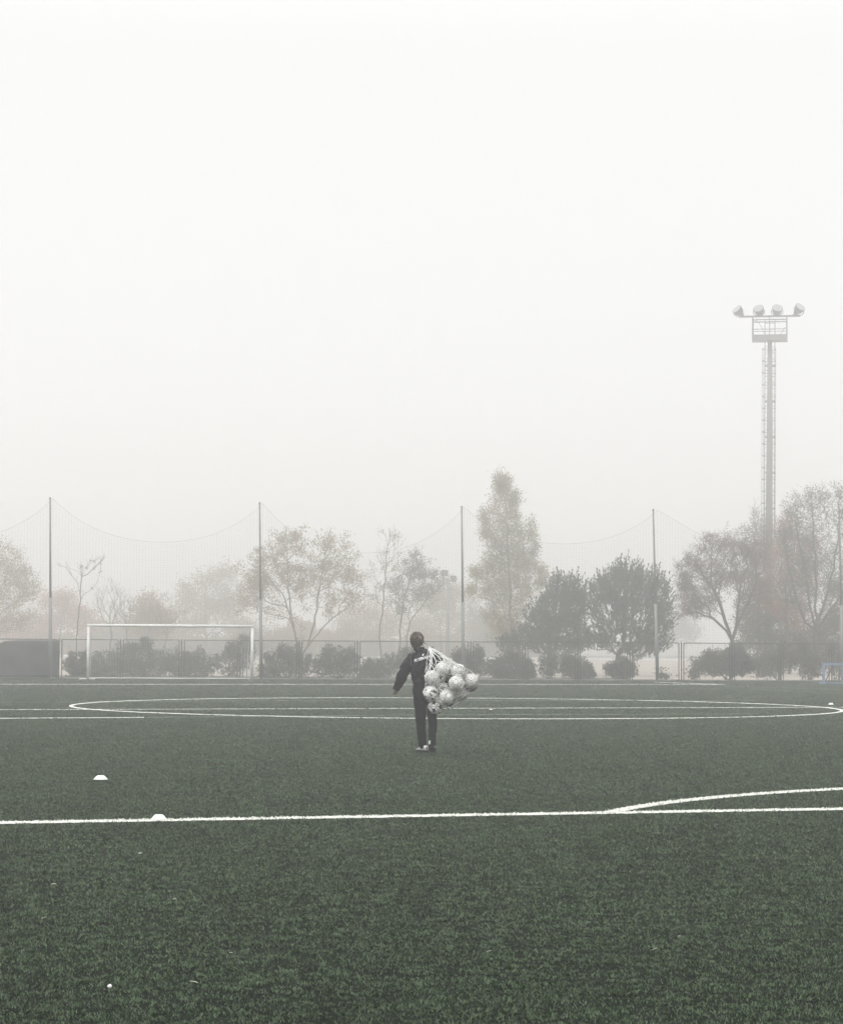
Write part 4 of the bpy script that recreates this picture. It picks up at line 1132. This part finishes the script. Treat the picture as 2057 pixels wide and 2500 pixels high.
mb.tube([zp(790, 440), zp(838, 455, 0.01), zp(875, 520, 0.05), zp(892, 600, 0.10), zp(885, 640, 0.13), zp(855, 560, 0.165), zp(815, 450, 0.16), zp(800, 410, 0.15)],
        [.06, .070, .070, .066, .062, .060, .052, .045], 18)
jacket = mb.build('jacket', M_jacket, person, True)
remesh(jacket, 0.0075, 3, [(0.16, 0.036, 1), (0.05, 0.022, 2)])

# trousers
mb = MB()
LLEG = [(1060, 612, 104, .112, 0), (1120, 607, 104, .112, 0), (1200, 609, 98, .105, 0), (1300, 612, 90, .095, 0), (1480, 620, 82, .082, 0), (1600, 630, 74, .078, 0), (1700, 637, 68, .075, -.005), (1780, 646, 64, .072, -.01), (1830, 652, 66, .07, -.012), (1870, 664, 62, .066, -.015), (1900, 674, 54, .06, -.015)]
RLEG = [(1060, 722, 100, .112, 0), (1120, 745, 104, .112, 0), (1200, 768, 94, .105, .005), (1300, 786, 84, .095, .01), (1480, 806, 69, .080, 0), (1600, 803, 67, .075, -.05), (1700, 803, 60, .070, -.10), (1780, 802, 54, .066, -.145), (1820, 812, 56, .066, -.17), (1846, 812, 50, .062, -.185)]
for LG in (LLEG, RLEG):
    mb.rings([ringe(zp(c, zy, y), h * ZS, hy, 0.0, 22) for zy, c, h, hy, y in LG])
mb.rings([ringe(zp(664, zy, 0), h * ZS, hy, 0, 26) for zy, h, hy in ((985, 128, .100), (1050, 142, .112), (1110, 150, .116), (1150, 140, .10))])
mb.ell(zp(612, 1842, -0.03), (0.022, 0.03, 0.018)); mb.ell(zp(842, 1812, -0.17), (0.018, 0.03, 0.02))
trous = mb.build('trousers', M_trous, person, True)
remesh(trous, 0.0075, 3, [(0.12, 0.022, 3), (0.045, 0.010, 4)])

# shoes
def shoe(loc, yaw, pitch, label=None):
    R_ = Matrix.Rotation(yaw, 3, 'Z') @ Matrix.Rotation(pitch, 3, 'X')
    def T(p): return loc + R_ @ Vector(p)
    secs = [(-.075, .030, .012, .060), (-.070, .038, .008, .088), (-.040, .041, .006, .098), (.0, .042, .006, .088), (.05, .047, .006, .070), (.10, .051, .006, .058), (.15, .046, .006, .046), (.18, .032, .010, .034), (.19, .015, .014, .026)]
    def sec(y, hw, z0, z1, n=18):
        cz = (z0 + z1) / 2; hz = (z1 - z0) / 2
        return [T((hw * math.copysign(abs(math.cos(t)) ** 0.75, math.cos(t)), y, cz + hz * math.copysign(abs(math.sin(t)) ** 0.8, math.sin(t)))) for t in [2 * math.pi * k / n for k in range(n)]]
    a = MB(); a.rings([sec(y, hw, z0 + .016, z1) for y, hw, z0, z1 in secs]); sh = a.build('shoe', M_shoe, person, True)
    a = MB(); a.rings([sec(y * 1.02, hw * 1.07, 0.002, .024) for y, hw, z0, z1 in secs]); a.build('sole', M_sole, sh, True)
    a = MB()
    for yy, q in ((-.0765, 0.0),):
        arc_ = [T((0.043 * math.sin(t), -0.036 - 0.041 * math.cos(t), 0.052 + 0.012 * abs(math.sin(t)))) for t in np.linspace(-1.9, 1.9, 16)]
        a.tube(arc_, 0.0048, 6)
    a.tube([T((-0.002, -0.079, 0.03)), T((0.0, -0.076, 0.085))], 0.004, 6)
    a.build('stripe', M_sole, sh)
    return sh
shoe(zp(678, 1965, -0.03) + Vector((0, 0, 0.018)), 0.55, 0.0)
shoe(zp(788, 1965, -0.15) + Vector((0, 0, 0.085)), -0.12, -0.40)

# hair: a cap with strand ridges, a knotted bun, a light band and flying wisps
mb = MB()
rg = []
nu, nv = 40, 16
for j in range(1, nv):
    th = math.pi * j / nv; row = []
    for k in range(nu):
        ph = 2 * math.pi * k / nu
        v = Vector((math.sin(th) * math.cos(ph), math.sin(th) * math.sin(ph), -math.cos(th)))
        rr = 1 + 0.05 * math.sin(ph * 9 + th * 4) + 0.05 * math.sin(ph * 17 - th * 7) + 0.05 * math.sin(th * 11 + ph * 3)
        face = v.y > 0.35 and v.z < 0.45
        sc_ = 0.90 if face else 1.0
        zz = v.z * 0.118
        if v.z < 0: zz = v.z * (0.128 if v.y < 0.2 else 0.02)
        row.append(HC + Vector((0.0, -0.012, 0.008)) + Rh @ Vector((v.x * 0.089 * rr * sc_, v.y * 0.108 * rr * sc_, zz * (rr if v.z > 0 else 1))))
    rg.append(row)
mb.rings(rg)
hair = mb.build('hair', M_hair, person, True)
mb = MB()
bc = zp(572, 205, -0.115)
for q in range(9):
    a0_ = q * 0.7; pts = []
    for t in np.linspace(0, 5.2, 16):
        rr = 0.033 + 0.008 * math.sin(3 * t + q)
        pts.append(bc + Vector((rr * math.cos(t + a0_), -0.012 - 0.012 * math.sin(2 * t + q) , rr * 0.95 * math.sin(t + a0_) + 0.004 * q - 0.016)))
    mb.tube(pts, [0.004 + 0.008 * math.sin(math.pi * i / 15) for i in range(16)], 6)
mb.ell(bc, (0.036, 0.030, 0.034)); mb.build('hair_bun', M_hair, hair, True)
mb = MB(); pts = [bc + Vector((0.050 * math.cos(t), -0.012, 0.044 * math.sin(t))) for t in np.linspace(2.9, 0.1, 14)] + [zp(632, 235, -0.10), zp(640, 275, -0.08)]
mb.tube(pts, [0.004 + 0.0085 * math.sin(math.pi * i / 15) for i in range(16)], 6); mb.build('light_strand', M_hairl, hair, True)
mb = MB()
def wisp(pts, r0=0.004):
    mb.tube([zp(*p) for p in pts], [r0 * (1 - 0.8 * i / (len(pts) - 1)) for i in range(len(pts))], 5)
wisp([(600, 150, -0.07), (640, 158, -0.08), (672, 161, -0.08)], .005); wisp([(600, 168, -0.08), (645, 163, -0.09), (668, 165, -0.09)], .004)
wisp([(625, 190, -0.09), (648, 225, -0.1), (680, 260, -0.1), (722, 290, -0.1)], .0055); wisp([(635, 215, -0.08), (660, 250, -0.09), (700, 280, -0.1)], .004)
wisp([(475, 165, -0.03), (455, 180, -0.04), (441, 195, -0.04)], .004); wisp([(470, 180, -0.02), (452, 190, -0.03)], .003)
wisp([(620, 250, -0.08), (650, 290, -0.08), (672, 330, -0.07)], .006); wisp([(500, 300, -0.07), (495, 325, -0.06)], .006)
wisp([(500, 130, -0.03), (512, 104, -0.03), (530, 96, -0.02)], .003)
wisp([(520, 120, -0.03), (545, 98, -0.05), (585, 104, -0.06), (615, 128, -0.06)], .008); wisp([(480, 150, -0.05), (462, 190, -0.07), (458, 240, -0.07)], .008)
wisp([(600, 125, -0.06), (630, 160, -0.08), (650, 215, -0.09), (662, 262, -0.09)], .008); wisp([(462, 230, -0.05), (468, 285, -0.06), (486, 330, -0.06)], .007)
wisp([(560, 170, -0.13), (600, 190, -0.14), (632, 240, -0.13), (640, 300, -0.10)], .009)
for q in range(34):
    t0 = rnd.uniform(-2.6, -0.5); ph0 = t0; pts = []
    for i in range(7):
        f = i / 6; th = 0.35 + f * 1.75; pp = ph0 + 0.35 * math.sin(f * 2 + q)
        pts.append(HC + Vector((0, -0.012, 0.008)) + Rh @ Vector((math.sin(th) * math.cos(pp) * 0.094 * (1 + 0.03 * (q % 4)), math.sin(th) * math.sin(pp) * 0.114, math.cos(th) * 0.124 * (1 + 0.02 * (q % 3)))))
    mb.tube(pts, [0.0075 * math.sin(math.pi * (0.12 + 0.80 * i / 6)) for i in range(7)], 5)
mb.build('loose_strands', M_hair, hair, True)

# lettering and piping laid on the jacket
bpy.context.view_layer.update()
dg = bpy.context.evaluated_depsgraph_get()
je = jacket.evaluated_get(dg); jm = je.to_mesh()
jb = BVHTree.FromPolygons([v.co.copy() for v in jm.vertices], [tuple(p.vertices) for p in jm.polygons])
je.to_mesh_clear()
def onback(x, z, lift=0.004):
    hit = jb.ray_cast(Vector((x, -1.0, z)), Vector((0, 1, 0)))
    return Vector((x, (hit[0].y if hit[0] is not None else -0.1) - lift, z))
cu = bpy.data.curves.new('lettering', 'FONT'); cu.body = 'FLYERALA'; cu.size = 0.058; cu.shear = 0.15; cu.offset = 0.0018; cu.space_character = 0.93
tmp = bpy.data.objects.new('tmp_text', cu); COL.objects.link(tmp); bpy.context.view_layer.update()
tme = bpy.data.meshes.new_from_object(tmp.evaluated_get(bpy.context.evaluated_depsgraph_get()))
bpy.data.objects.remove(tmp); bpy.data.curves.remove(cu)
bm = bmesh.new(); bm.from_mesh(tme); bmesh.ops.triangulate(bm, faces=bm.faces); bmesh.ops.subdivide_edges(bm, edges=bm.edges, cuts=2)
xs = [v.co.x for v in bm.verts]; w_ = max(xs) - min(xs); x0_ = min(xs)
P0, P1 = zp(517, 556), zp(764, 476)
ang = math.atan2(P1.z - P0.z, P1.x - P0.x); L_ = math.hypot(P1.z - P0.z, P1.x - P0.x); kk = L_ / w_
for v in bm.verts:
    u_, v_ = (v.co.x - x0_) * kk, v.co.y * 0.95
    x = P0.x + u_ * math.cos(ang) - v_ * math.sin(ang) * 0.6; z = P0.z + u_ * math.sin(ang) + v_ * math.cos(ang)
    v.co = onback(x, z)
bm.to_mesh(tme); bm.free(); tme.name = 'lettering'; tme.materials.clear()
lt = link('lettering', tme, M_print, jacket); md = lt.modifiers.new('thickness', 'SOLIDIFY'); md.thickness = 0.0015; md.offset = 0
# the small curved emblem above the word
V = []; Fc = []
E = [(648, 458, 9), (650, 440, 9), (657, 428, 8), (668, 422, 4)]
for i, (ex, ez, ew) in enumerate(E):
    V += [onback((ex - ew - 680) * ZS, (1965 - ez) * ZS), onback((ex + ew - 680) * ZS, (1965 - ez + 3) * ZS)]
for i in range(3): Fc.append((2 * i, 2 * i + 1, 2 * i + 3, 2 * i + 2))
V += [onback((636 - 680) * ZS, (1965 - 426) * ZS), onback((648 - 680) * ZS, (1965 - 434) * ZS), onback((644 - 680) * ZS, (1965 - 446) * ZS)]; Fc.append((8, 9, 10))
me = bpy.data.meshes.new('emblem'); me.from_pydata(V, [], Fc); o = link('emblem', me, M_print, jacket); md = o.modifiers.new('thickness', 'SOLIDIFY'); md.thickness = 0.0015; md.offset = 0
mb = MB(); mb.tube([onback((a - 680) * ZS, (1965 - b) * ZS, 0.001) for a, b in ((486, 396), (474, 430), (463, 480), (461, 540), (465, 590), (471, 622))], [.0022, .0030, .0032, .0032, .0030, .0020], 6)
mb.build('piping', mat('grey_piping', (0.45, 0.45, 0.47), 0.6, 0.3), jacket)
mb = MB(); mb.tube([zp(708, 1240, -0.06), zp(714, 1330, -0.055), zp(708, 1420, -0.055)], [.0025, .003, .002], 6); mb.build('piping', mat('trouser_piping', (0.35, 0.35, 0.36), 0.6, 0.3), trous)

# ------------------------------------------------------------------ footballs in the carrying net
BALLS = [  # zoom x, zoom y, y offset, design, label
    (955, 660, -.25, 'p', 'white football with dark seams highest in the net, nearest the shoulder'),
    (1190, 690, -.33, 'p', 'white football with dark seams under the taut upper cords, right of the highest one'),
    (1385, 840, -.33, 'p', 'white football bulging out at the far right end of the net'),
    (790, 790, -.36, 'p', 'white seamed football resting against the middle of the black jacket'),
    (950, 840, -.06, 's', 'football with dark stars half hidden in the centre of the net'),
    (1160, 870, -.46, 'p', 'white seamed football bulging towards the viewer, right of the net centre'),
    (770, 1025, -.36, 'd', 'white football with small dark spots against the hip'),
    (1015, 1090, -.41, 'p', 'white seamed football low in the net, right of the spotted one'),
    (855, 1240, -.31, 's', 'lowest football, white with black stars, hanging behind the leg'),
    (1230, 1030, -.29, 'g', 'grey football at the lower right of the net'),
    (955, 975, -.20, 's', 'dark patterned football deep in the net between the spotted and the seamed ones'),
    (1062, 1130, -.06, 'k', 'dark football peeping out behind the low seamed one'),
    (1395, 895, -.12, 'k', 'dark bottomed football tucked behind the one at the right end'),
    (1110, 765, -.13, 'k', 'dark football deep in the net below the two highest white ones'),
]
BP = [zp(a, b, y) for a, b, y, _, _ in BALLS]
target = [p.copy() for p in BP]
RB = 0.109
for it in range(400):
    for i in range(len(BP)):
        for j in range(i + 1, len(BP)):
            dlt = BP[j] - BP[i]; d_ = dlt.length
            if d_ < 2 * RB:
                n_ = dlt / d_; n_ = Vector((n_.x * 0.35, n_.y * 1.3 + (1e-3 if abs(n_.y) < 1e-3 else 0), n_.z * 0.35))
                push = (2 * RB - d_) * 0.35; BP[j] = BP[j] + n_ * push; BP[i] = BP[i] - n_ * push
    for i, p in enumerate(BP):
        p.x += (target[i].x - p.x) * 0.06; p.z += (target[i].z - p.z) * 0.06
        lim = -0.245 if p.x < 0.19 else (-0.245 + (p.x - 0.19) * 3.2)
        if p.y > lim: p.y = lim

ico = bmesh.new(); bmesh.ops.create_icosphere(ico, subdivisions=1, radius=1.0)
DIRS = np.array([v.co.normalized() for v in ico.verts]); ico.free()
def ball_mesh(design, seed):
    bm = bmesh.new(); bmesh.ops.create_icosphere(bm, subdivisions=5, radius=RB)
    me = bpy.data.meshes.new('football'); bm.to_mesh(me); bm.free()
    n = len(me.vertices); co_ = np.zeros(n * 3); me.vertices.foreach_get('co', co_); co_ = co_.reshape(-1, 3); U = co_ / np.linalg.norm(co_, axis=1)[:, None]
    r = np.random.RandomState(seed)
    q = r.randn(3, 3); Q, _ = np.linalg.qr(q); D = DIRS @ Q.T
    dots = U @ D.T; near = dots.argmax(1); th = np.arccos(np.clip(dots.max(1), -1, 1))
    srt = np.sort(dots, 1); edge = np.arccos(np.clip(srt[:, -2], -1, 1)) - np.arccos(np.clip(srt[:, -1], -1, 1))
    ax = np.zeros((12, 3)); 
    for i in range(12):
        d2 = D @ D[i]; d2[i] = -2; j = d2.argmax(); a = D[j] - D[i] * d2[j]; ax[i] = a / np.linalg.norm(a)
    A = ax[near]; B = np.cross(D[near], A); ph = np.arctan2((U * B).sum(1), (U * A).sum(1))
    white = np.array([0.90, 0.90, 0.88]); col = np.tile(white, (n, 1)); seam = np.array([0.075, 0.072, 0.070]); blk = np.array([0.02, 0.02, 0.022])
    if design in ('p', 'g', 'k'):
        ring = np.abs(th - 0.37) < 0.040
        sm = (edge < 0.058) & (th > 0.37)
        col[ring | sm] = seam
        spot = (th < 0.11) & (near % 3 != 0); col[spot] = np.array([0.20, 0.19, 0.18])
        col[(th < 0.30) & (near % 4 == 1)] *= 0.86
        if design == 'g': col *= 0.62  # same seamed panels, the whole ball in a greyer tone
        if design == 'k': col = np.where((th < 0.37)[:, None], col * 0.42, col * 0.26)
    if design == 's':
        k = 5; a = np.abs(((ph + math.pi) % (2 * math.pi / k)) - math.pi / k)
        a = math.pi / k - a
        Rr = 0.50 * math.cos(0) * 0.42 / (0.42 * np.cos(a) + (1 - 0.42) * np.sin(a) * 1.9 + 1e-6)
        col[th < Rr] = blk
        col[(edge < 0.06)] = seam
        col[(th > 0.47) & (near % 2 == 0)] *= 0.75
    if design == 'd':
        for i in range(26):
            v = r.randn(3); v /= np.linalg.norm(v); rad = r.uniform(0.10, 0.22)
            dd = np.arccos(np.clip(U @ v, -1, 1)); w = rad * (1 + 0.3 * np.sin(5 * ph + i)); col[dd < w] = blk * r.uniform(1, 6)
        col[edge < 0.03] = seam * 2
    inward = (1 - 0.012 * ((np.abs(th - 0.37) < 0.03) | (edge < 0.04)))
    if design != 's': me.vertices.foreach_set('co', (co_ * inward[:, None]).ravel())
    at = me.color_attributes.new('panel', 'FLOAT_COLOR', 'POINT')
    at.data.foreach_set('color', np.concatenate([col, np.ones((n, 1))], 1).astype(np.float32).ravel())
    me.polygons.foreach_set('use_smooth', [True] * len(me.polygons)); me.update()
    return me
M_ball = mat('football_leather', (1.0, 1.0, 1.0), 0.42, 0.4, (0.86, 0.86, 0.85), 28, attr='panel')
for i, ((a, b, y, dsg, lab), p) in enumerate(zip(BALLS, BP)):
    o = link('football', ball_mesh(dsg, 300 + i), M_ball)
    o.location = PLOC + p; o.rotation_euler = (rnd.uniform(0, 6), rnd.uniform(0, 6), 0)
    tag(o, lab, 'football', 'footballs carried in the net')

# the net: knotted diamond mesh drawn tight round the balls
Nk = zp(752, 338, -0.045)
cen = sum(BP, Vector()) / len(BP)
pts = [Nk]
sph = DIRS
bmh = bmesh.new(); bmesh.ops.create_icosphere(bmh, subdivisions=3, radius=1.0); sv = [v.co.copy() for v in bmh.verts]; bmh.free()
hull = bmesh.new()
for p in BP:
    for v in sv: hull.verts.new(p + v * (RB + 0.005))
for v in sv[:40]: hull.verts.new(Nk + v * 0.022)
hull.verts.ensure_lookup_table()
res = bmesh.ops.convex_hull(hull, input=hull.verts)
hull.verts.index_update()
HT = BVHTree.FromBMesh(hull)
ax_ = (zp(1020, 1170, -0.24) - Nk).normalized()
hit = HT.ray_cast(Nk + ax_ * 3.0, -ax_); Ek = hit[0]
e1 = ax_.cross(Vector((0, 1, 0))).normalized(); e2_ = ax_.cross(e1).normalized()
Ltot = (Ek - Nk).length
allp = np.array([list(p) for p in BP])
def ball_surf(o_, d_):
    """farthest ball surface along a ray from the axis"""
    best = 0
    for p in BP:
        oc = o_ - p; bq = oc.dot(d_); c = oc.dot(oc) - (RB + 0.006) ** 2; disc = bq * bq - c
        if disc > 0:
            t = -bq + math.sqrt(disc)
            best = max(best, t)
    return best
def netpt(s_, ph):
    o_ = Nk + ax_ * (Ltot * s_); d_ = e1 * math.cos(ph) + e2_ * math.sin(ph)
    h = HT.ray_cast(o_ + d_ * 2.0, -d_)
    t = (h[0] - o_).length if h[0] is not None else 0.015
    b = ball_surf(o_, d_)
    if b > 0: t = b + (t - b) * (0.22 if s_ > 0.4 else 0.8)
    elif s_ > 0.4: t *= 0.82
    return o_ + d_ * max(t, 0.012)
mb = MB(); NC = 7; tw = 2.6
def front(zx, zy):
    x = (zx - 680) * ZS; z = (1965 - zy) * ZS; best = None
    for p in BP:
        q = (RB + 0.007) ** 2 - (x - p.x) ** 2 - (z - p.z) ** 2
        if q > 0:
            yy = p.y - math.sqrt(q)
            if best is None or yy < best: best = yy
    h = HT.ray_cast(Vector((x, -2, z)), Vector((0, 1, 0)))
    hy = h[0].y if h[0] is not None else None
    if best is None: best = hy if hy is not None else -0.16
    elif hy is not None and zy < 700: best = best + (hy - best) * 0.5
    return Vector((x, best - 0.003, z))
def cord(pts_, r_=0.0050):
    out = []
    for (a, b), (c, d_) in zip(pts_[:-1], pts_[1:]):
        k_ = max(1, int(math.hypot(c - a, d_ - b) / 18))
        out += [front(a + (c - a) * i / k_, b + (d_ - b) * i / k_) for i in range(k_)]
    out.append(front(*pts_[-1])); mb.tube(out, r_, 5, True)
for pl_, r_ in (([(772, 332), (960, 440), (1170, 580), (1290, 636), (1400, 700), (1470, 760), (1502, 850), (1488, 940)], .0062),
             ([(765, 340), (930, 450), (1100, 560), (1180, 600)], .0055), ([(755, 345), (870, 450), (940, 540), (1050, 560), (1110, 590)], .005),
             ([(742, 345), (765, 440), (762, 600), (708, 720), (694, 830), (690, 920), (662, 985)], .0058), ([(748, 345), (782, 450), (790, 560), (745, 700), (712, 780)], .005),
             ([(756, 345), (800, 440), (822, 480), (850, 530), (845, 620), (812, 700), (760, 745)], .005), ([(765, 350), (850, 530), (920, 545), (1000, 530), (1045, 550), (1060, 610), (1090, 650)], .0045),
             ([(790, 600), (830, 690), (885, 745), (960, 748), (1015, 775), (1060, 780)], .0048), ([(1035, 640), (1015, 760), (985, 850), (955, 905)], .0048), ([(885, 745), (850, 820), (846, 860)], .0045),
             ([(785, 790), (830, 865), (900, 905), (985, 925), (1085, 958), (1085, 1000)], .0050), ([(830, 975), (905, 1015), (925, 1030)], .0042), ([(1130, 1088), (1210, 1070), (1300, 1040)], .0042),
             ([(1190, 670), (1185, 760), (1260, 790), (1300, 760), (1330, 690)], .0045), ([(1290, 800), (1275, 900), (1200, 990), (1170, 1080)], .0045), ([(735, 1150), (840, 1142), (905, 1150), (962, 1195)], .0045),
             ([(1370, 960), (1330, 1030), (1240, 1110), (1130, 1170), (1030, 1225), (960, 1262)], .0045), ([(1080, 730), (1150, 640), (1235, 600)], .0045)):
    cord(pl_, r_)
def smax(s_): return s_
for q in range(NC):
    for sg in (-1, 1):
        P_ = []
        m_ = 44
        for i in range(m_ + 1):
            f = i / m_; s_ = f ** 0.9
            s_ = min(s_, 0.985)
            # cords run as straight pieces between knots
            P_.append(netpt(s_, 2 * math.pi * (q + (0.25 if sg > 0 else -0.25)) / NC + sg * tw * s_))
        mb.tube(P_, 0.0036, 5, False)
mb.ell(Nk + ax_ * Ltot * 0.985 , (0.02, 0.02, 0.02))
netb = mb.build('ball_net', mat('white_net_cord', (0.84, 0.84, 0.82), 0.8, 0.2, (0.72, 0.72, 0.70), 60), None, True)
netb.location = PLOC
tag(netb, 'white knotted carrying net full of footballs slung over the person shoulder', 'ball net')
# the gathered mouth of the net, over the shoulder into the hand
mb = MB()
for q in range(7):
    a = 2 * math.pi * q / 7; off = Vector((0.012 * math.cos(a), 0, 0.010 * math.sin(a)))
    mb.tube([netpt(0.10, a), Nk + off * 1.6, zp(748, 322, 0.02) + off, zp(762, 330, 0.08) + off, zp(775, 352, 0.13) + off, zp(772, 400, 0.16) + off * 1.5], 0.0050, 5)
g = mb.build('gathered_mouth', netb.data.materials[0], netb, True)
